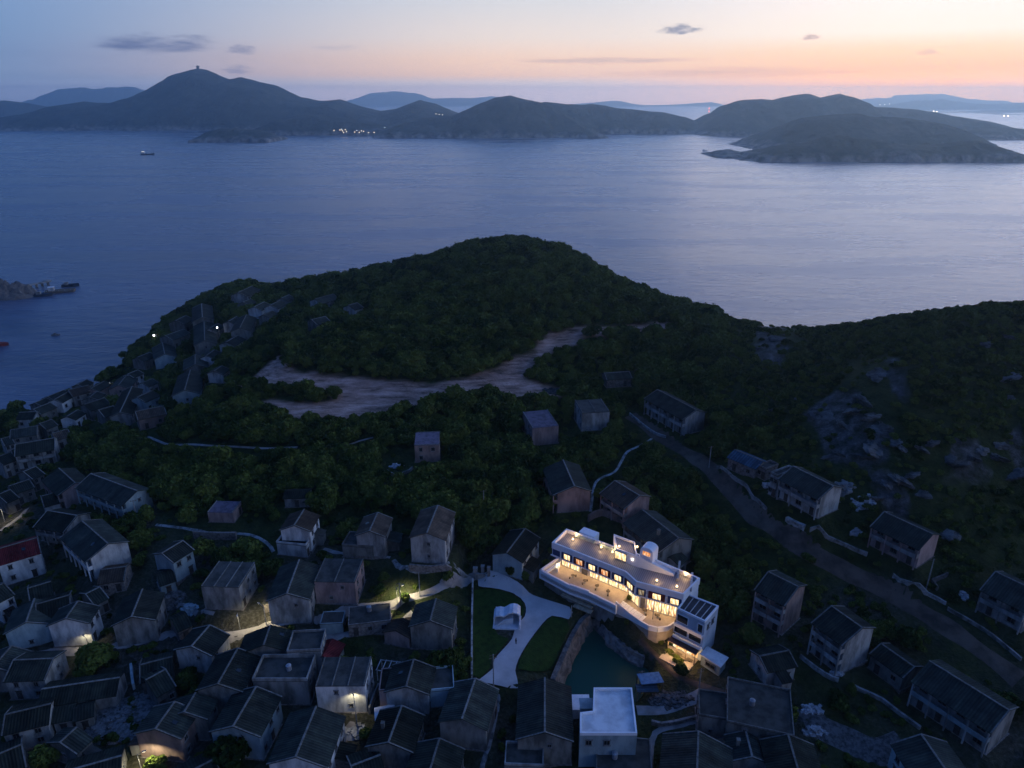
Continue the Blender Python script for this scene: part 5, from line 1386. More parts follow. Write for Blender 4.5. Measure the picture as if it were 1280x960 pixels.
# ------------------------------------------------------------------ foliage
def leaf_mat(name, a, bcol, c):
    m, nt, b = nodes_of(name)
    oi = N(nt, 'ShaderNodeObjectInfo'); geo = N(nt, 'ShaderNodeNewGeometry')
    nz = N(nt, 'ShaderNodeTexNoise'); nz.inputs['Scale'].default_value = .09; nz.inputs['Detail'].default_value = 3; nt.links.new(geo.outputs['Position'], nz.inputs['Vector'])
    n2 = N(nt, 'ShaderNodeTexNoise'); n2.inputs['Scale'].default_value = 1.1; n2.inputs['Detail'].default_value = 2; nt.links.new(geo.outputs['Position'], n2.inputs['Vector'])
    ad = N(nt, 'ShaderNodeMath', operation='MULTIPLY_ADD'); ad.inputs[1].default_value = .5; nt.links.new(oi.outputs['Random'], ad.inputs[0]); nt.links.new(nz.outputs[0], ad.inputs[2])
    a2 = N(nt, 'ShaderNodeMath', operation='MULTIPLY_ADD'); a2.inputs[1].default_value = .5; nt.links.new(n2.outputs[0], a2.inputs[0]); nt.links.new(ad.outputs[0], a2.inputs[2])
    r = ramp(nt, [(.55, c4(a)), (.95, c4(bcol)), (1.25 / 1.3, c4(c))])
    mr = N(nt, 'ShaderNodeMapRange'); mr.inputs['From Min'].default_value = 0; mr.inputs['From Max'].default_value = 1.3; nt.links.new(a2.outputs[0], mr.inputs[0]); nt.links.new(mr.outputs[0], r.inputs[0])
    r.color_ramp.elements[0].position = .3; r.color_ramp.elements[1].position = .6; r.color_ramp.elements[2].position = .85
    nt.links.new(r.outputs[0], b.inputs['Base Color']); b.inputs['Roughness'].default_value = .85; b.inputs['Specular IOR Level'].default_value = .04
    return m
LEAF = leaf_mat('leaves', (.006, .015, .005), (.027, .047, .011), (.090, .115, .024))
def crown_mesh(seed, n=1000, lobes=7, rad=2.2, hgt=3.6, flat=1.0):
    r = np.random.default_rng(seed); L = []
    for k in range(lobes):
        a = r.random() * 6.28; q = r.random() ** .5 * rad * .72
        L.append((q * math.cos(a), q * math.sin(a), hgt * (.28 + .55 * r.random() - .12 * q / rad) * flat, rad * (.26 + .34 * r.random())))
    L.append((0, 0, hgt * .62 * flat, rad * .7))
    V = []; F = []
    for k in range(n):
        cx, cy, cz, R = L[r.integers(len(L))]
        d = r.normal(size=3); d /= np.linalg.norm(d); d[2] = abs(d[2]) * .9 - .25 if r.random() < .8 else d[2]
        rr = R * (.72 + .36 * r.random() ** .7)
        p = np.array([cx, cy, cz]) + d * rr * np.array([1, 1, .85 * flat])
        nrm = d * .7 + r.normal(size=3) * .6; nrm[2] += .3; nrm /= np.linalg.norm(nrm)
        u = np.cross(nrm, r.normal(size=3)); u /= np.linalg.norm(u); v = np.cross(nrm, u)
        s = .11 + .22 * r.random(); i = len(V)
        V += [p - u * s * 1.5, p - v * s + nrm * .06, p + u * s * 1.5, p + v * s + nrm * .06]; F.append((i, i + 1, i + 2, i + 3))
    me = bpy.data.meshes.new('crown'); me.from_pydata([tuple(x) for x in V], [], F); me.materials.append(LEAF); return me
def trunk_mesh(seed, hgt=3.6):
    r = random.Random(seed); b = MB(); b.tube((0, 0, -.8), (.1, .05, hgt * .45), .2, .13, 7)
    for k in range(5):
        a = k * 1.26 + r.random(); b.tube((.08, .04, hgt * (.22 + .05 * k)), (1.1 * math.cos(a), 1.1 * math.sin(a), hgt * (.5 + .08 * k)), .09, .03, 5)
    return b.mesh('trunk', M['bark'])
CROWNS = [crown_mesh(s, 1900, 8 + s % 5, 2.0 + .2 * (s % 3), 3.4 + .4 * (s % 4)) for s in range(6)] + [crown_mesh(20, 1100, 9, 1.5, 5.6)]
BUSH = [crown_mesh(40 + s, 520, 6, 1.6, 1.6, .9) for s in range(3)]
TRUNKS = [trunk_mesh(s) for s in range(3)]

def in_any(X, Y, polys, pad=0.0):
    o = np.zeros(np.shape(X), bool)
    for p in polys: o |= (sdist(X, Y, p) < pad) if pad else pip(X, Y, p)
    return o
# candidates on a jittered grid
xs, ys = np.meshgrid(np.arange(-330, 300, 2.9), np.arange(70, 520, 2.9))
X = xs.ravel() + rng.uniform(-1.3, 1.3, xs.size); Y = ys.ravel() + rng.uniform(-1.3, 1.3, xs.size)
Z = terr(X, Y); ok = Z > 3.0
PX, PY = proj(X, Y, Z); ok &= (PX > -160) & (PX < 1440) & (PY < 1080)
X, Y, Z, PX, PY = (a[ok] for a in (X, Y, Z, PX, PY))
vb = np.interp(PX, [-100, 0, 60, 100, 190, 200, 330, 420, 500, 570, 690, 720, 860, 950, 1280, 1400], [430, 470, 560, 585, 600, 640, 655, 640, 640, 650, 650, 640, 640, 560, 560, 560])
dens = np.where(PY < vb, 1.0, .05)
# shore cluster and left headland: houses with trees between
lc = (PX < 235) & (PY > 455) & (PY < 545) & (PX < 210 - (PY - 470) * .0); dens = np.where(lc, .22, dens)
def blob(cx, cy, rx, ry, v):
    global dens
    q = ((PX - cx) / rx) ** 2 + ((PY - cy) / ry) ** 2; dens = np.where(q < 1, np.maximum(dens, v), dens)
def cut(cx, cy, rx, ry, v):
    global dens
    q = ((PX - cx) / rx) ** 2 + ((PY - cy) / ry) ** 2; dens = np.where(q < 1, np.minimum(dens, v), dens)
for a in ((905,700,45,62,1),(890,770,42,40,.75),(930,790,30,22,.8),(1050,730,60,26,.8),(1110,775,45,40,.9),(1180,790,60,28,.8),(1080,880,70,26,.75),(150,650,40,50,1),(170,690,26,20,.6),(270,695,50,18,.8),(330,715,22,30,.9),(390,715,12,28,.9),(470,712,30,22,.7),
          (590,690,24,30,.9),(575,640,60,30,1),(560,830,32,34,.8),(460,800,40,16,.6),(245,850,30,22,.7),(130,880,22,14,.3),(1000,855,16,26,.7),(1010,705,26,16,.8),(230,770,30,14,.5),(1260,880,40,40,.7),(1170,900,30,14,.5),(420,915,20,10,.5),(860,640,50,40,1),(985,640,30,10,.3),(1110,600,30,20,.5),(960,760,24,20,.5),(790,560,20,20,.4),(700,740,6,6,.1),(640,640,40,30,1),(905,600,30,30,.5),(500,728,30,10,.5),(860,820,10,12,.9),(600,780,6,50,.6),(990,700,20,14,.9)): blob(*a)
for a in ((790,605,14,16,.1),(845,530,34,22,.0),(700,545,24,14,.1),(505,575,30,16,.0),(1010,640,60,24,.0),(1180,745,46,24,.1),(300,655,50,16,.15),(700,625,10,20,.3)): cut(*a)
slope = (PX > 905) & (PY < 700) & ((PX > 960) | (PY < 520))
slope |= (PX > 1060) & (PY < 760)
keep = rng.random(len(X)) < dens
RD = np.full(len(X), 1e9)
for g, w in PATHS:
    RD = np.minimum(RD, pdist(X, Y, g[::3] + [g[-1]], False) - w)
bad = RD < .4
AW = np.stack([X, Y], -1); AW /= np.hypot(X, Y)[:, None]
for sh in (2.5, 5.0):      # keep crowns from standing right in front of the thin paths
    q_ = np.full(len(X), 1e9)
    for g, w in PATHS: q_ = np.minimum(q_, pdist(X + AW[:, 0] * sh, Y + AW[:, 1] * sh, g[::3] + [g[-1]], False) - w)
    bad |= q_ < .3
for ft, zb, c, R in FOOT: 
    near_ = (np.abs(X - c[0]) < R + 16) & (np.abs(Y - c[1]) < R + 16)
    i = np.where(near_)[0]
    if len(i): bad[i] |= (sdist(X[i], Y[i], ft) < 1.5) | (sdist(X[i] + AW[i, 0] * 3.2, Y[i] + AW[i, 1] * 3.2, ft) < .6) | (sdist(X[i] + AW[i, 0] * 5.6, Y[i] + AW[i, 1] * 5.6, ft) < -.5)
bad |= in_any(X, Y, [PLZ, LW1, LW2], 1.0)
bad |= sdist(X, Y, POND) < 2.2
erm = np.interp(fbm(X, Y, 10, 40) * 7, [-9, 9], [-9, 9])
bad |= ((sdist(X, Y, EARTH[0]) + erm < .8) & ~in_any(X, Y, HOLES)) | (pip(X, Y, EARTH[1])) | (pip(X, Y, EARTH[2]))
keep &= ~bad
rk = in_any(X, Y, ROCKY)
S = (.62 + .95 * rng.random(len(X)) ** 1.6) * np.interp(Y, [120, 220, 380], [.95, 1.0, 1.1])
S = np.where(PY > 700, S * .85, S)
is_bush = slope & keep
S = np.where(is_bush, rng.uniform(.55, 1.15, len(X)), S)
keep &= ~(rk & (rng.random(len(X)) < .85))
tree = keep & ~is_bush
ROT = rng.uniform(0, 6.28, len(X)); KIND = rng.integers(0, 6, len(X))
# shield houses' faces: no tall crown directly in front of a facade seen from here
INF = (PX > -10) & (PX < 1290) & (PY < 985)
LONE = [  # single trees one can point at: px, py of foot, scale, kind, label
 (122,834,1.75,1,'big leafy tree beside the lit lane, right of the lamp-washed white gable'),
 (285,962,1.6,2,'round tree at the bottom edge in front of the pale blue gable'),
 (192,949,1.0,3,'bright green bush lit by the lamp below the brown gable'),
 (508,752,.62,0,'lamp-lit green bush beside the sloping lane'),
 (586,684,1.15,4,'round-headed tree left of the pale blue house'),
 (562,842,1.5,5,'spreading dark tree left of the straight white wall'),
 (986,908,1.1,6,'slim pale-green tree right of the biggest flat grey roof'),
 (55,958,1.35,0,'dark tree in the bottom left corner beside the grey roof with a pale ridge'),
 (232,860,1.0,1,'round bush between the low dark houses and the grey gabled house'),
 (852,842,.62,2,'dark bushy tree at the left end of the lit porch'),
 (640,719,.75,3,'low dark bush in front of the pale blue house'),
 (658,722,.7,4,'low dark bush between the pale blue house and the hotel terrace'),
 (785,750,.42,0,'small terrace tree in front of the kinked middle of the hotel'),
 (430,842,1.2,1,'dark tree behind the bright white house'),
 (875,665,1.5,5,'broad tree above the dirt road bend, right of the long grey house'),
]
tree_i = np.where(tree & INF)[0]
order = tree_i[np.argsort(X[tree_i] ** 2 + Y[tree_i] ** 2 + (Z[tree_i] - H) ** 2)]
NIND = 280
ind = order[:NIND]; rest = np.array(sorted(set(np.where(tree)[0]) - set(ind)))
BG = by_house('brown gable is lit', 3.0, .3)
def put_tree(x, y, z, s, k, rot, label, group=None):
    o = empty('tree', (x, y, z), rot, label, 'tree', group); o.scale = (s, s, s * (.95 + .2 * (rot % 1)))
    link('trunk', TRUNKS[k % 3], o); link('crown', CROWNS[k], o)
for px, py, s, k, lb in LONE:
    g = BG if 'lamp below the brown' in lb else at_ground(px, py); put_tree(g[0], g[1], float(terr(g[0], g[1])), s, k, px * .37, lb)
ZONES = [(lambda x, y: x < 210, 'dark tree in the thickets at the left, among the shore-side houses', 'trees among the left-hand houses'),
         (lambda x, y: x < 480 and y > 668, 'dark tree between the houses of the lower left village', 'trees of the lower left village'),
         (lambda x, y: x < 690 and y > 668, 'dark tree near the white-walled path and the lawn', 'trees near the lawn and white path'),
         (lambda x, y: x < 700, 'dark tree in the wood above the white-walled path', 'trees of the wood above the path'),
         (lambda x, y: x < 830 and y < 690, 'dark tree in the wood behind the lit hotel', 'trees behind the hotel'),
         (lambda x, y: x < 960, 'dark tree in the thicket between the annex and the dirt road', 'trees between annex and road'),
         (lambda x, y: True, 'dark tree between the houses and the road on the right slope', 'trees of the right slope')]
for i in ind:
    for f, lb, gp in ZONES:
        if f(PX[i], PY[i]): put_tree(X[i], Y[i], Z[i], S[i], KIND[i], ROT[i], lb, gp); break

def scatter(name, x, y, z, s, rot, kind, meshes):
    """many plants as one object: a cloud of points that carries crowns"""
    me = bpy.data.meshes.new(name); n = len(x); me.vertices.add(n)
    me.vertices.foreach_set('co', np.stack([x, y, z], -1).ravel())
    for nm, arr, ty in (('size', s, 'FLOAT'), ('turn', rot, 'FLOAT'), ('kind_no', kind, 'INT')):
        a = me.attributes.new(nm, ty, 'POINT'); a.data.foreach_set('value', np.asarray(arr).astype(np.int32 if ty == 'INT' else np.float32))
    o = link(name, me); md_ = o.modifiers.new('plants', 'NODES')
    ng = bpy.data.node_groups.new(name, 'GeometryNodeTree')
    ng.interface.new_socket('Geometry', in_out='INPUT', socket_type='NodeSocketGeometry'); ng.interface.new_socket('Geometry', in_out='OUTPUT', socket_type='NodeSocketGeometry')
    gi, go = ng.nodes.new('NodeGroupInput'), ng.nodes.new('NodeGroupOutput'); jn = ng.nodes.new('GeometryNodeJoinGeometry')
    def attr(nm, ty):
        q = ng.nodes.new('GeometryNodeInputNamedAttribute'); q.data_type = ty; q.inputs[0].default_value = nm; return next(s_ for s_ in q.outputs if s_.enabled and s_.name == 'Attribute')
    sz, tn, kd = attr('size', 'FLOAT'), attr('turn', 'FLOAT'), attr('kind_no', 'INT')
    cx = ng.nodes.new('ShaderNodeCombineXYZ'); ng.links.new(tn, cx.inputs[2])
    for k, ob in enumerate(meshes):
        cp = ng.nodes.new('FunctionNodeCompare'); cp.data_type = 'INT'; cp.operation = 'EQUAL'
        si = [s_ for s_ in cp.inputs if s_.enabled]; ng.links.new(kd, si[0]); si[1].default_value = k
        oi = ng.nodes.new('GeometryNodeObjectInfo'); oi.inputs[0].default_value = ob; oi.inputs[1].default_value = True
        ip = ng.nodes.new('GeometryNodeInstanceOnPoints')
        ng.links.new(gi.outputs[0], ip.inputs['Points']); ng.links.new(cp.outputs[0], ip.inputs['Selection']); ng.links.new(oi.outputs['Geometry'], ip.inputs['Instance'])
        ng.links.new(cx.outputs[0], ip.inputs['Rotation']); ng.links.new(sz, ip.inputs['Scale']); ng.links.new(ip.outputs[0], jn.inputs[0])
    ng.links.new(jn.outputs[0], go.inputs[0]); md_.node_group = ng
    return tag(o, kind='stuff')
SRC = {}
for o in col.objects:
    if o.name.split('.')[0] == 'crown':
        SRC.setdefault(o.data.name, o)
src = [SRC[CROWNS[k].name] for k in range(6)]
scatter('woodland', X[rest], Y[rest], Z[rest] - .3, S[rest], ROT[rest], KIND[rest], src)
# undergrowth: shrubs on the slope, at the wood's foot and in the village gaps
bs = np.where(is_bush & keep)[0]
for k in range(3):   # three real shrubs the rest are copied from
    g = at_ground((560, 1010, 235)[k], (722, 700, 843)[k]); o = link('shrub', BUSH[k], None, (g[0], g[1], float(terr(g[0], g[1])) - .1)); tag(o, ('low shrub under the retaining wall of the tallest gabled house', 'low shrub beside the thick white parapet on the dirt road', 'low shrub beside the round bush below the lane')[k], 'shrub'); BUSH[k] = o
xs, ys = np.meshgrid(np.arange(-260, 240, 1.7), np.arange(80, 330, 1.7))
Xb = xs.ravel() + rng.uniform(-.8, .8, xs.size); Yb = ys.ravel() + rng.uniform(-.8, .8, xs.size); Zb = terr(Xb, Yb)
pb_x, pb_y = proj(Xb, Yb, Zb); fb = fbm(Xb, Yb, 9, 90)
okb = (Zb > 2.5) & (pb_x > -60) & (pb_x < 1340) & (pb_y < 1000)
wood = np.interp(pb_x, [-100, 0, 60, 100, 190, 330, 500, 690, 860, 950, 1400], [470, 500, 560, 585, 620, 655, 640, 650, 640, 560, 560])
pr = np.where(pb_y < wood, .18, np.where(fb > .02, .42, .07)); pr = np.where((pb_x > 930) & (pb_y < 800), np.where(fb > -.12, .6, .2), pr)
okb &= rng.random(len(Xb)) < pr
rdb = np.full(len(Xb), 1e9)
for g, w in PATHS: rdb = np.minimum(rdb, pdist(Xb, Yb, g[::3] + [g[-1]], False) - w)
okb &= rdb > .2
for ft, zb, c, R in FOOT:
    i = np.where((np.abs(Xb - c[0]) < R + 16) & (np.abs(Yb - c[1]) < R + 16))[0]
    if len(i): okb[i] &= sdist(Xb[i], Yb[i], ft) > .9
okb &= ~in_any(Xb, Yb, [PLZ, LW1, LW2], .6) & ~(sdist(Xb, Yb, POND) < 2.0) & ~in_any(Xb, Yb, EARTH, .5)
okb &= ~(in_any(Xb, Yb, ROCKY) & (rng.random(len(Xb)) < .9))
ib = np.where(okb)[0]
sb = rng.uniform(.35, .8, len(ib))
ax = np.concatenate([X[bs], Xb[ib]]); ay = np.concatenate([Y[bs], Yb[ib]]); az = np.concatenate([Z[bs], Zb[ib]]) - .15
scatter('undergrowth', ax, ay, az, np.concatenate([S[bs], sb]), rng.uniform(0, 6.28, len(ax)), rng.integers(0, 3, len(ax)), BUSH)

# ------------------------------------------------------------------ rock outcrops on the right slope
M['rock'] = surf('outcrop_rock', (.125, .125, .12), (.04, .04, .038), .7, bump=.9, bscale=1.2, rand=.2)
def outcrop_mesh(seed):
    bm = bmesh.new(); bmesh.ops.create_icosphere(bm, subdivisions=4, radius=1.0)
    for v in bm.verts:
        c = v.co.copy(); k = mnoise.noise(c * 1.3 + Vector((seed * 7.1, 0, 0))) * .45
        cell = mnoise.cell(Vector((c.x * 2.2 + seed, c.y * 2.2, c.z * 3.0))) * .16
        crack = abs(mnoise.noise(c * 3.1 + Vector((0, seed * 3.3, 0)))) * .3
        v.co = c * (1 + k + cell - crack); v.co.z *= .55
    me = bpy.data.meshes.new('rock_outcrop'); bm.to_mesh(me); bm.free(); me.materials.append(M['rock']); return me
RM = [outcrop_mesh(s) for s in range(5)]
RK = [(1105,468,4.8,'broadest pale boulder high on the right slope'),(1078,500,4.2,''),(1068,512,3.2,''),(1040,522,3.6,''),(1055,530,3.0,''),(1090,520,3.8,''),(1104,535,4.2,''),(1096,560,4.6,''),(1080,570,3.4,''),(1118,552,2.6,''),(1020,515,2.6,''),(1048,565,2.6,''),(1035,570,2.2,''),
      (972,425,4.0,'pale rock face on the skyline saddle between hill and right slope'),(985,418,2.8,''),(950,435,3.2,''),(962,452,3.0,''),(975,450,2.0,''),(1070,406,3.0,'flat pale rock on the ridge of the right slope'),(1088,405,2.0,''),(1238,428,3.4,''),(1260,420,2.2,''),(1262,470,4.0,'long pale rock ledge near the right edge, below the ridge'),(1258,497,2.8,''),
      (1150,558,3.0,''),(1165,553,2.8,''),(1192,548,2.2,''),(1130,560,2.2,''),(1195,580,3.6,''),(1185,572,2.6,''),(1230,562,2.8,''),(1245,570,3.2,''),(1268,590,4.2,'tall pale rock at the right edge in the middle of the slope'),(1250,556,2.4,''),(1125,598,4.0,''),(1140,592,3.0,''),(1152,615,2.6,''),(1110,605,2.4,''),(1096,622,2.2,''),(1180,665,2.8,''),(1198,668,2.2,''),(1215,572,2.2,''),(965,510,2.4,''),(1000,500,2.0,''),(975,530,1.8,''),(1012,555,1.8,'')]
for k, (px, py, s, lb) in enumerate(RK):
    g = at_ground(px, py); o = link('rock_outcrop', RM[k % 5], None, (g[0], g[1], float(terr(g[0], g[1])) - .12 * s), k * 1.9)
    o.scale = (s * .85, s * (.55 + .25 * ((k * 7) % 5) / 5), s * (.40 + .25 * ((k * 3) % 4) / 4)); o.rotation_euler.x = .45
    tag(o, lb or 'grey rock outcrop in the scrub of the right slope', 'rock', None if lb else 'rock outcrops of the right slope')
# ------------------------------------------------------------------ sea
SEA = 13800.0
m, nt, b = nodes_of('sea_water')
b.inputs['Base Color'].default_value = (.018, .026, .045, 1); b.inputs['Roughness'].default_value = .22; b.inputs['IOR'].default_value = 1.333
geo = N(nt, 'ShaderNodeNewGeometry')
def wave(scale, sy, det, rot):
    mp = N(nt, 'ShaderNodeMapping'); mp.inputs['Scale'].default_value = (1, sy, 1); mp.inputs['Rotation'].default_value = (0, 0, rot)
    nz = N(nt, 'ShaderNodeTexNoise'); nz.inputs['Scale'].default_value = scale; nz.inputs['Detail'].default_value = det; nz.inputs['Roughness'].default_value = .6
    nt.links.new(geo.outputs['Position'], mp.inputs[0]); nt.links.new(mp.outputs[0], nz.inputs['Vector']); return nz.outputs[0]
w1, w2, w3 = wave(.05, 2.2, 2, .25), wave(.25, 2.4, 5, -.15), wave(.0045, 3.0, 4, .12)
ad = N(nt, 'ShaderNodeMath', operation='MULTIPLY_ADD'); ad.inputs[1].default_value = 2.2; nt.links.new(w1, ad.inputs[0]); nt.links.new(w2, ad.inputs[2])
bp = N(nt, 'ShaderNodeBump'); bp.inputs['Strength'].default_value = 1.0; bp.inputs['Distance'].default_value = .42
nt.links.new(ad.outputs[0], bp.inputs['Height']); nt.links.new(bp.outputs[0], b.inputs['Normal'])
rr = N(nt, 'ShaderNodeMapRange'); rr.inputs['From Min'].default_value = .35; rr.inputs['From Max'].default_value = .65; rr.inputs['To Min'].default_value = .19; rr.inputs['To Max'].default_value = .32
nt.links.new(w3, rr.inputs[0]); nt.links.new(rr.outputs[0], b.inputs['Roughness'])
cr = ramp(nt, [(.38, (.045, .062, .11, 1)), (.62, (.11, .13, .19, 1))]); nt.links.new(w3, cr.inputs[0]); nt.links.new(cr.outputs[0], b.inputs['Base Color'])
s_ = MB(); s_.add([(-SEA, -2000, 0), (SEA, -2000, 0), (SEA, SEA, 0), (-SEA, SEA, 0)], [(0, 1, 2, 3)])
tag(s_.build('sea', m), kind='structure')

# ------------------------------------------------------------------ islands across the water
m, nt, b = nodes_of('island_cover')
geo = N(nt, 'ShaderNodeNewGeometry'); sp = N(nt, 'ShaderNodeSeparateXYZ'); nt.links.new(geo.outputs['Position'], sp.inputs[0])
nz = N(nt, 'ShaderNodeTexNoise'); nz.inputs['Scale'].default_value = .012; nz.inputs['Detail'].default_value = 9; nz.inputs['Roughness'].default_value = .68; nt.links.new(geo.outputs['Position'], nz.inputs['Vector'])
g = ramp(nt, [(.36, (.008, .014, .012, 1)), (.52, (.028, .036, .026, 1)), (.68, (.075, .075, .06, 1))]); nt.links.new(nz.outputs[0], g.inputs[0])
n2 = N(nt, 'ShaderNodeTexNoise'); n2.inputs['Scale'].default_value = .05; n2.inputs['Detail'].default_value = 8; nt.links.new(geo.outputs['Position'], n2.inputs['Vector'])
ro = ramp(nt, [(.38, (.05, .045, .042, 1)), (.62, (.30, .26, .23, 1))]); nt.links.new(n2.outputs[0], ro.inputs[0])
ma = N(nt, 'ShaderNodeMath', operation='MULTIPLY_ADD'); ma.inputs[1].default_value = -44; nt.links.new(nz.outputs[0], ma.inputs[0]); nt.links.new(sp.outputs[2], ma.inputs[2])
mr = N(nt, 'ShaderNodeMapRange'); mr.inputs['From Min'].default_value = -16; mr.inputs['From Max'].default_value = -2; mr.inputs['To Min'].default_value = 1; mr.inputs['To Max'].default_value = 0; nt.links.new(ma.outputs[0], mr.inputs[0])
sl = N(nt, 'ShaderNodeSeparateXYZ'); nt.links.new(geo.outputs['Normal'], sl.inputs[0])
mx = N(nt, 'ShaderNodeMix', data_type='RGBA'); nt.links.new(mr.outputs[0], mx.inputs[0]); nt.links.new(g.outputs[0], mx.inputs[6]); nt.links.new(ro.outputs[0], mx.inputs[7])
nt.links.new(mx.outputs[2], b.inputs['Base Color']); b.inputs['Roughness'].default_value = .95; b.inputs['Specular IOR Level'].default_value = .1
bp = N(nt, 'ShaderNodeBump'); bp.inputs['Strength'].default_value = 1; bp.inputs['Distance'].default_value = 12; nt.links.new(n2.outputs[0], bp.inputs['Height']); nt.links.new(bp.outputs[0], b.inputs['Normal'])
ISM = m
def island(crest, shore_py, extra=None, seed=1, rough=1.0, dmul=1.0, far=None, name='island', nx=240, nyy=80):
    """ridge seen in the picture, carried on a real hill with slopes to the sea in front and behind"""
    shore = at_z(640, shore_py, 0)[1] if far is None else far
    zmax = max(at_y(px, py, shore * 1.12)[2] for px, py in crest)
    dep = max(shore * .05, zmax * 2.1) * dmul; y0 = shore + dep
    pts = [at_y(px, py, y0) for px, py in crest]; px_ = np.array([p[0] for p in pts]); pz = np.array([max(p[2], 0) for p in pts])
    w = px_[-1] - px_[0]; e = min(w * .02 + zmax * .2, 60)
    px_ = np.concatenate([[px_[0] - e], px_, [px_[-1] + e]]); pz = np.concatenate([[-zmax * .2 - 8], pz, [-zmax * .2 - 8]])
    xs = np.linspace(px_[0], px_[-1], nx); h = np.interp(xs, px_, pz); h = h + fbm(xs, xs * 0 + 2, max(zmax * .9, w / 40), seed * 17, 5) * np.clip(h, 0, zmax) * .18 * rough; ts = np.linspace(-1.15, 1.15, nyy)
    TX, TT = np.meshgrid(xs, ts); HH = np.broadcast_to(h, TX.shape)
    spur = fbm(TX + TT * dep * .25, TX * 0 + 7, max(w / 14, 60), seed * 13, 4)      # ravines that run down the slopes
    n_ = fbm(TX, TT * dep, max(zmax * 1.1, 40), seed * 31, 5)
    prof = 1 - np.abs(TT) ** (1.15 + 1.1 * spur * rough)
    ZZ_ = HH * np.where(np.abs(TT) < 1, prof, 0) + (n_ * zmax * .6 * rough) * np.clip(np.abs(TT) * 2.4, 0, 1) * np.clip(1.25 - np.abs(TT), 0, 1) + min(14, zmax * .25) * (1 - sstep(.90, .985, np.abs(TT) + .05 * fbm(TX, TX * 0 + 1, max(w / 30, 20), seed * 3, 4))) * sstep(0, 8, HH) - 14 * np.clip(np.abs(TT) - .96, 0, 1) * 6
    ZZ_ = np.minimum(ZZ_, HH * (1 - .35 * np.abs(TT)) + 2.0)
    YY_ = y0 + TT * dep + fbm(TX, TX * 0 + 3, max(w / 9, 80), seed * 7, 3) * dep * .35 * np.clip(np.abs(TT) - .1, 0, 1)
    XW = TX * (YY_ / y0) if False else TX
    v = np.stack([XW, YY_, ZZ_], -1).reshape(-1, 3); idx = np.arange(nx * nyy).reshape(nyy, nx)
    f = np.stack([idx[:-1, :-1], idx[:-1, 1:], idx[1:, 1:], idx[1:, :-1]], -1).reshape(-1, 4)
    me = bpy.data.meshes.new(name); me.from_pydata(v.tolist(), [], f.tolist()); me.materials.append(ISM)
    me.polygons.foreach_set('use_smooth', [True] * len(me.polygons))
    return tag(link(name, me), kind='structure'), y0, (xs, h)
PEAK = island([(-60,158),(-20,152),(20,148),(50,145),(85,137),(105,128),(120,129),(150,129),(175,120),(200,104),(220,92),(235,88),(247,86),(258,88),(270,92),(287,99),(300,97),(325,103),(345,106),(370,119),(400,125),(425,123),(445,131),(475,139),(495,137),(525,126),(545,131),(572,141),(600,150)], 163.5, seed=1, nx=260, nyy=110)
island([(320,163),(345,150),(370,146),(400,145),(430,148),(460,152),(490,160)], 169.5, seed=2)
island([(253,173),(262,165),(275,161),(295,161),(318,163),(335,167),(347,173)], 178.5, seed=3, rough=1.3)
island([(485,162),(505,151),(535,147),(565,145),(600,130),(620,122),(637,120),(660,125),(685,131),(715,147),(735,162),(752,170)], 173, seed=4, nx=200, nyy=90)
island([(640,140),(680,129),(710,130),(740,131),(770,136),(805,139),(840,142),(865,150),(880,160)], 167.5, seed=5)
island([(855,166),(870,156),(885,145),(900,132),(925,127),(950,125),(965,126),(980,122),(1010,118),(1025,122),(1050,116),(1065,120),(1085,131),(1115,135),(1165,140),(1200,146),(1217,157)], 170, seed=6, nx=200, nyy=90)
island([(925,190),(940,182),(960,170),(985,156),(1000,150),(1030,146),(1070,143),(1100,146),(1140,148),(1180,155),(1200,168)], 189, seed=7, nx=180, nyy=80)
island([(938,192),(960,186),(985,181),(1010,178),(1030,173),(1060,171),(1085,174),(1110,178),(1140,183),(1170,182),(1200,178),(1225,178),(1245,184),(1262,191)], 203, seed=8, rough=1.6, nx=180, nyy=80)
island([(886,193),(900,188),(912,187),(925,190),(930,195)], 198, seed=9, rough=1.5, nx=50, nyy=30)
island([(914,199),(930,195),(945,195),(961,199)], 201.5, seed=10, rough=1.5, nx=50, nyy=30)
island([(1195,171),(1215,163),(1245,160),(1275,161),(1310,165)], 175, seed=11, nx=80, nyy=40)
island([(1222,152),(1235,148),(1255,150),(1262,153)], 154, seed=12, nx=40, nyy=24, far=6200)
island([(1060,142),(1118,131),(1140,127),(1175,124),(1195,127),(1230,130),(1280,129),(1340,131)], 150, seed=13, rough=1.9, far=8500)
island([(1150,146),(1180,141),(1210,140),(1245,138),(1290,138),(1330,142)], 150, seed=17, rough=1.9, far=7000)
island([(1040,128),(1070,125),(1115,121),(1160,116),(1185,120),(1205,124),(1260,127)], 140, seed=14, rough=1.9, far=11500)
island([(700,132),(730,129),(770,126),(805,132),(840,131),(890,128),(902,133),(925,138)], 140, seed=15, rough=1.9, far=12000)
island([(420,128),(440,125),(460,118),(492,113),(520,118),(540,123),(570,122),(600,122),(625,121),(660,127)], 140, seed=16, rough=1.9, far=12300)
island([(33,130),(55,117),(75,113),(100,111),(118,112),(135,111),(177,111),(195,118),(215,126)], 150, seed=18, rough=1.9, far=9500)
island([(-60,126),(0,126),(20,127),(40,131),(60,134),(82,138),(110,146)], 160, seed=19, far=5000)
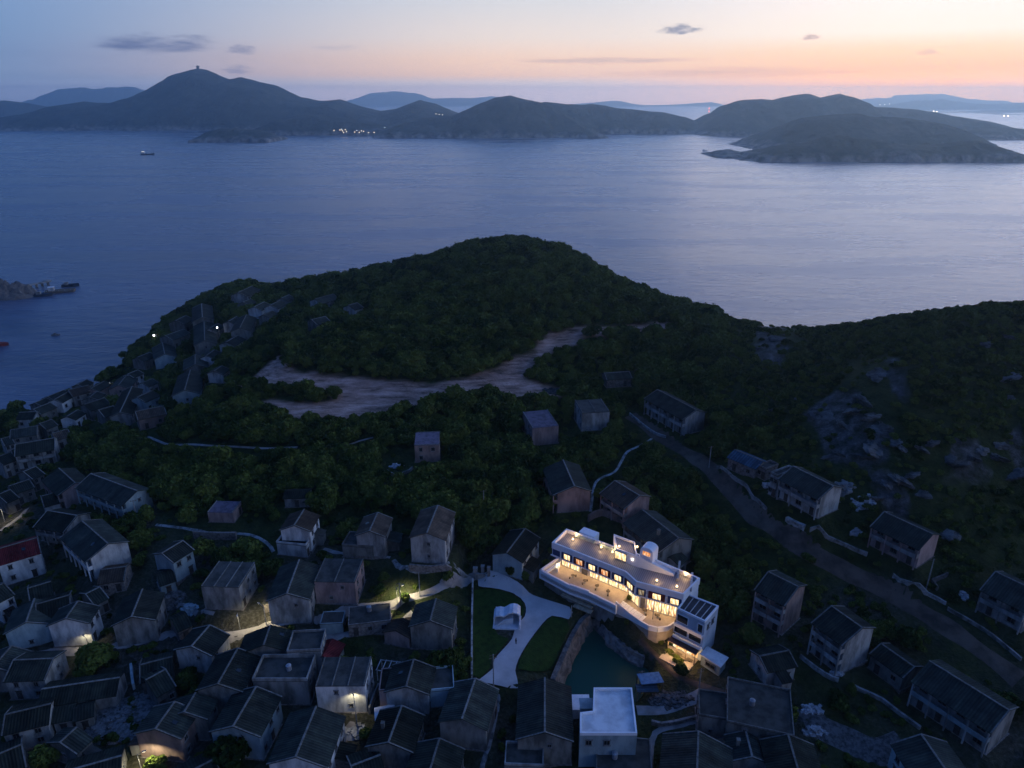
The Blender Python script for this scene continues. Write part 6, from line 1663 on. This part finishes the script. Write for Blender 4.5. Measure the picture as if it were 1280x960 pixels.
# lookout tower on the summit
p = at_y(247.5, 86.5, PEAK[1]); o = empty('lookout_tower', (p[0], p[1], float(np.interp(p[0], *PEAK[2])) - 1.5), 0, 'tiny square lookout tower on the summit of the highest far mountain', 'tower')
b = MB(); b.box((0, 0, 6), (11, 9, 13)); b.build('tower_wall', M['grey'], o)
b = MB(); b.box((0, 0, 13), (14, 11, 1.4)); b.box((0, 0, 14.8), (8, 7, 2.4)); b.build('roof', M['conc'], o)

# ------------------------------------------------------------------ lights along the far shores
def shore_lights(pts, y_of, label, group, color, s, strength, nm):
    mt = glow(nm, color, strength)
    for px, py in pts:
        p = at_y(px, py, y_of)
        bb = bmesh.new(); bmesh.ops.create_icosphere(bb, subdivisions=1, radius=s); me = bpy.data.meshes.new('shore_light'); bb.to_mesh(me); bb.free(); me.materials.append(mt)
        o = link('shore_light', me, None, tuple(p)); tag(o, label, 'lamp', group)
yv = at_z(640, 170.5, 0)[1] * 1.0
shore_lights([(417.5,163),(425,162.5),(428,163.5),(431.5,162),(433,164.5),(429.5,165.5),(443.5,165),(452,163.5),(454.5,164.2),(449,165.5),(460.5,165.8),(467.5,165.5)], yv, 'tiny bright lamp of the harbour village on the far shore', 'lamps of the far harbour village', (1, .74, .5), 1.4, 4.5, 'village_lamp')
shore_lights([(480,164.2),(483,163),(481,159.5),(446,163.2),(427,161.5)], yv, 'tiny cold lamp of the far harbour village', 'cold lamps of the far harbour village', (.8, .9, 1), 1.2, 4.5, 'village_cold_lamp')
shore_lights([(1164,140.0),(1167,139),(1171,139.5),(1260,145),(1255,144.8)], 4400, 'tiny warm lamp on the shore of the far right islands', 'lamps of the far right islands', (1, .8, .5), 2.8, 9, 'far_lamp')
shore_lights([(545,142.5),(549,143),(553,143.5)], 3300, 'tiny lamp high on the saddle right of the far harbour village', 'lamps on the far saddle', (1, .85, .7), 1.3, 4, 'saddle_lamp')
shore_lights([(860,168),(1100,131),(1106,130.5),(1112,130)], 3000, 'faint lamp low on the right islands', 'faint lamps of the right islands', (1, .88, .7), 1.2, 4, 'faint_lamp')
p = at_y(885.5, 145, 5200); o = empty('signal_mast', (p[0], p[1], p[2]), 0, 'thin red-lit mast behind the left shoulder of the right island', 'mast')
b = MB(); b.tube((0, 0, -60), (0, 0, 54), 3.5, 2.0); b.tube((-14, 0, 10), (14, 0, 10), 1.6); b.build('mast_pole', M['steel'], o)
for z in (48, 30, 12): b = MB(); b.box((0, -3, z), (7, 4, 9)); b.build('red_lamp', glow('red_lamp_glow', (1, .2, .12), 3), o)
b = MB(); b.box((0, -3, -6), (10, 4, 12)); b.build('white_lamp', glow('mast_lamp_glow', (1, .9, .7), 5), o)
# ------------------------------------------------------------------ dusk sky
w = bpy.data.worlds.new('World'); sc.world = w; w.use_nodes = True
nt = w.node_tree; nt.nodes.clear()
out = nt.nodes.new('ShaderNodeOutputWorld'); bg = nt.nodes.new('ShaderNodeBackground'); nt.links.new(bg.outputs[0], out.inputs[0])
tc = N(nt, 'ShaderNodeTexCoord'); sp = N(nt, 'ShaderNodeSeparateXYZ'); nt.links.new(tc.outputs['Generated'], sp.inputs[0])
def mth(op, a=None, b=None, c=None):
    n = N(nt, 'ShaderNodeMath', operation=op)
    for i, v in enumerate((a, b, c)):
        if v is None: continue
        if isinstance(v, (int, float)): n.inputs[i].default_value = v
        else: nt.links.new(v, n.inputs[i])
    return n.outputs[0]
el = mth('MULTIPLY', mth('ARCSINE', sp.outputs[2]), 180 / math.pi)          # degrees
az = mth('MULTIPLY', mth('ARCTAN2', sp.outputs[0], sp.outputs[1]), 180 / math.pi)   # 0 ahead, + to the right
# elevation squeezed so that the low sky has most of the ramp: (el/90)^0.5
t = mth('POWER', mth('MAXIMUM', mth('DIVIDE', el, 90.0), 0.0), .5)
def E(deg): return (max(deg, 0) / 90) ** .5
def sky(stops): 
    r = ramp(nt, [(E(d_), c) for d_, c in stops]); nt.links.new(t, r.inputs[0]); return r.outputs[0]
# the air in front of the sky dims it; these are the tones wanted in the picture, worked back through that air
HZD, HZTOP, HZFAR = 1.4e-4, 305.0, 14000.0
def s8(r, g, b_): return srgb(r, g, b_)
def lin(r, g, b_): return np.array(srgb(r, g, b_)[:3])
def sky_stop(deg, want, air):
    T_ = math.exp(-HZD * min(HZFAR, (HZTOP - H) / max(math.sin(math.radians(max(deg, .01))), 1e-4)))
    v = np.clip((np.array(want) - np.array(air) * (1 - T_)) / T_, .01, 9.9); return (*(v * .1), 1)
def hi(r, g, b_): return (r * .1, g * .1, b_ * .1, 1)
zen = hi(.028, .100, .40)
AL, AM, AR = (.03, .11, .27), (.06, .15, .33), (.10, .20, .36)
def low(air, *st): return [(d_, sky_stop(d_, lin(*c), air)) for d_, c in st]
left = sky(low(AL, (.45, (108,132,172)), (1.2, (98,129,170)), (2.5, (103,136,179)), (4, (108,143,187)), (6.4, (113,148,194))) + [(14, hi(.045, .17, .50)), (30, hi(.04, .14, .50)), (90, zen)])
mid = sky(low(AM, (.45, (160,158,182)), (1.0, (178,172,186)), (1.5, (212,182,174)), (2.6, (232,200,184)), (4, (228,214,208)), (6.4, (212,213,219))) + [(14, hi(.40, .70, 1.5)), (30, hi(.10, .24, .66)), (90, zen)])
right = sky(low(AR, (.45, (206,168,160)), (.9, (226,172,150)), (1.8, (242,186,152)), (3.0, (248,212,180)), (4, (252,236,222)), (6.4, (254,242,238))) + [(14, hi(1.4, 1.95, 3.1)), (30, hi(.12, .26, .70)), (90, zen)])
backc = sky([(0, hi(.03, .07, .19)), (6, hi(.035, .08, .22)), (14, hi(.035, .085, .25)), (30, hi(.025, .08, .30)), (90, zen)])
def mixc(f, a, c):
    m_ = N(nt, 'ShaderNodeMix', data_type='RGBA'); nt.links.new(f, m_.inputs[0]); nt.links.new(a, m_.inputs[6]); nt.links.new(c, m_.inputs[7]); return m_.outputs[2]
def mr(v, a, b_, sm=True):
    n = N(nt, 'ShaderNodeMapRange'); n.interpolation_type = 'SMOOTHSTEP' if sm else 'LINEAR'
    n.inputs['From Min'].default_value = a; n.inputs['From Max'].default_value = b_; nt.links.new(v, n.inputs[0]); return n.outputs[0]
c1 = mixc(mr(az, -38, 4), left, mid)
c2 = mixc(mr(az, 2, 28), c1, right)
dz = mth('ABSOLUTE', mth('SUBTRACT', az, 30.0)); dzw = mth('MINIMUM', dz, mth('SUBTRACT', 360.0, dz))
c3 = mixc(mr(dzw, 70, 150), c2, backc)
# small dusk clouds: (picture px, py, half width, half height in degrees, tint, opacity)
cur = c3
def cloud(px, py, hw, hh, tint, op, seed):
    global cur
    d = ray(px, py); d /= np.linalg.norm(d); a0 = math.degrees(math.atan2(d[0], d[1])); e0 = math.degrees(math.asin(d[2]))
    u = mth('DIVIDE', mth('SUBTRACT', az, a0), hw); v = mth('DIVIDE', mth('SUBTRACT', el, e0), hh)
    cb = N(nt, 'ShaderNodeCombineXYZ'); nt.links.new(u, cb.inputs[0]); nt.links.new(v, cb.inputs[1]); cb.inputs[2].default_value = seed
    nz = N(nt, 'ShaderNodeTexNoise'); nz.inputs['Scale'].default_value = 1.6; nz.inputs['Detail'].default_value = 6; nz.inputs['Roughness'].default_value = .6; nt.links.new(cb.outputs[0], nz.inputs['Vector'])
    r2 = mth('ADD', mth('MULTIPLY', u, u), mth('MULTIPLY', mth('MULTIPLY', v, v), mth('ADD', 1.0, mth('LESS_THAN', v, 0.0))))
    dn = mth('SUBTRACT', mth('MULTIPLY_ADD', nz.outputs[0], 2.6, -.55), r2)
    f = mth('MULTIPLY', mr(dn, -.1, .9), op)
    rg = N(nt, 'ShaderNodeRGB'); rg.outputs[0].default_value = tuple(q_ * .1 for q_ in tint[:3]) + (1,); cur = mixc(f, cur, rg.outputs[0])
cloud(200, 57, 5.2, .85, s8(96,110,152), .85, 1); cloud(303, 63, 1.2, .45, s8(112,122,160), .55, 2); cloud(297, 88, 1.3, .4, s8(112,122,160), .5, 3)
cloud(852, 37, 1.9, .55, s8(138,138,158), .9, 4); cloud(1014, 47, .8, .28, s8(205,165,155), .75, 5); cloud(1160, 66, .9, .3, s8(225,180,160), .45, 6)
cloud(760, 77, 8.5, .35, s8(190,160,165), .4, 7); cloud(900, 92, 9, .5, s8(205,160,155), .3, 8); cloud(420, 60, 2.2, .3, s8(130,140,172), .2, 9)
# a faint physical dusk sky underneath
nis = N(nt, 'ShaderNodeTexSky', sky_type='NISHITA'); nis.sun_disc = False; nis.sun_elevation = math.radians(-2.0); nis.sun_rotation = math.radians(30)
ad = N(nt, 'ShaderNodeMix', data_type='RGBA', blend_type='ADD'); ad.inputs[0].default_value = .002
nt.links.new(cur, ad.inputs[6]); nt.links.new(nis.outputs[0], ad.inputs[7])
nt.links.new(ad.outputs[2], bg.inputs[0]); bg.inputs[1].default_value = 10.0

# afterglow: the sun itself is below the horizon, so only a very soft weak light from its side
sd = bpy.data.lights.new('sun', 'SUN'); sd.energy = .22; sd.angle = math.radians(35); sd.color = (1, .78, .6)
so_ = bpy.data.objects.new('sun', sd); d_ = Vector((-math.sin(math.radians(30)), -math.cos(math.radians(30)), -math.tan(math.radians(12)))); so_.rotation_euler = d_.to_track_quat('-Z', 'Y').to_euler(); col.objects.link(so_)

# ------------------------------------------------------------------ haze over the sea
hz = MB(); hz.box((0, 5500, (HZTOP - 17) / 2), (30000, 17000, HZTOP + 17))
m = bpy.data.materials.new('haze'); m.use_nodes = True; n_ = m.node_tree; n_.nodes.clear()
o_ = n_.nodes.new('ShaderNodeOutputMaterial'); v_ = n_.nodes.new('ShaderNodeVolumePrincipled')
v_.inputs['Color'].default_value = (.57, .77, .90, 1); v_.inputs['Density'].default_value = HZD; v_.inputs['Anisotropy'].default_value = .75
n_.links.new(v_.outputs[0], o_.inputs['Volume'])
HZ = True
if HZ: tag(hz.build('haze', m), kind='stuff')

# ------------------------------------------------------------------ render settings
sc.render.engine = 'CYCLES'
c = sc.cycles
c.use_denoising = True
try: c.denoiser = 'OPENIMAGEDENOISE'
except Exception: pass
c.max_bounces = 6; c.diffuse_bounces = 3; c.glossy_bounces = 3; c.transmission_bounces = 2; c.volume_bounces = 2; c.transparent_max_bounces = 6
c.sample_clamp_indirect = 6.0; c.caustics_reflective = False; c.caustics_refractive = False
c.use_light_tree = True
sc.view_settings.view_transform = 'Standard'
sc.view_settings.look = 'None'
sc.view_settings.exposure = 0.0
sc.view_settings.gamma = 1.0
sc.view_settings.use_curve_mapping = False
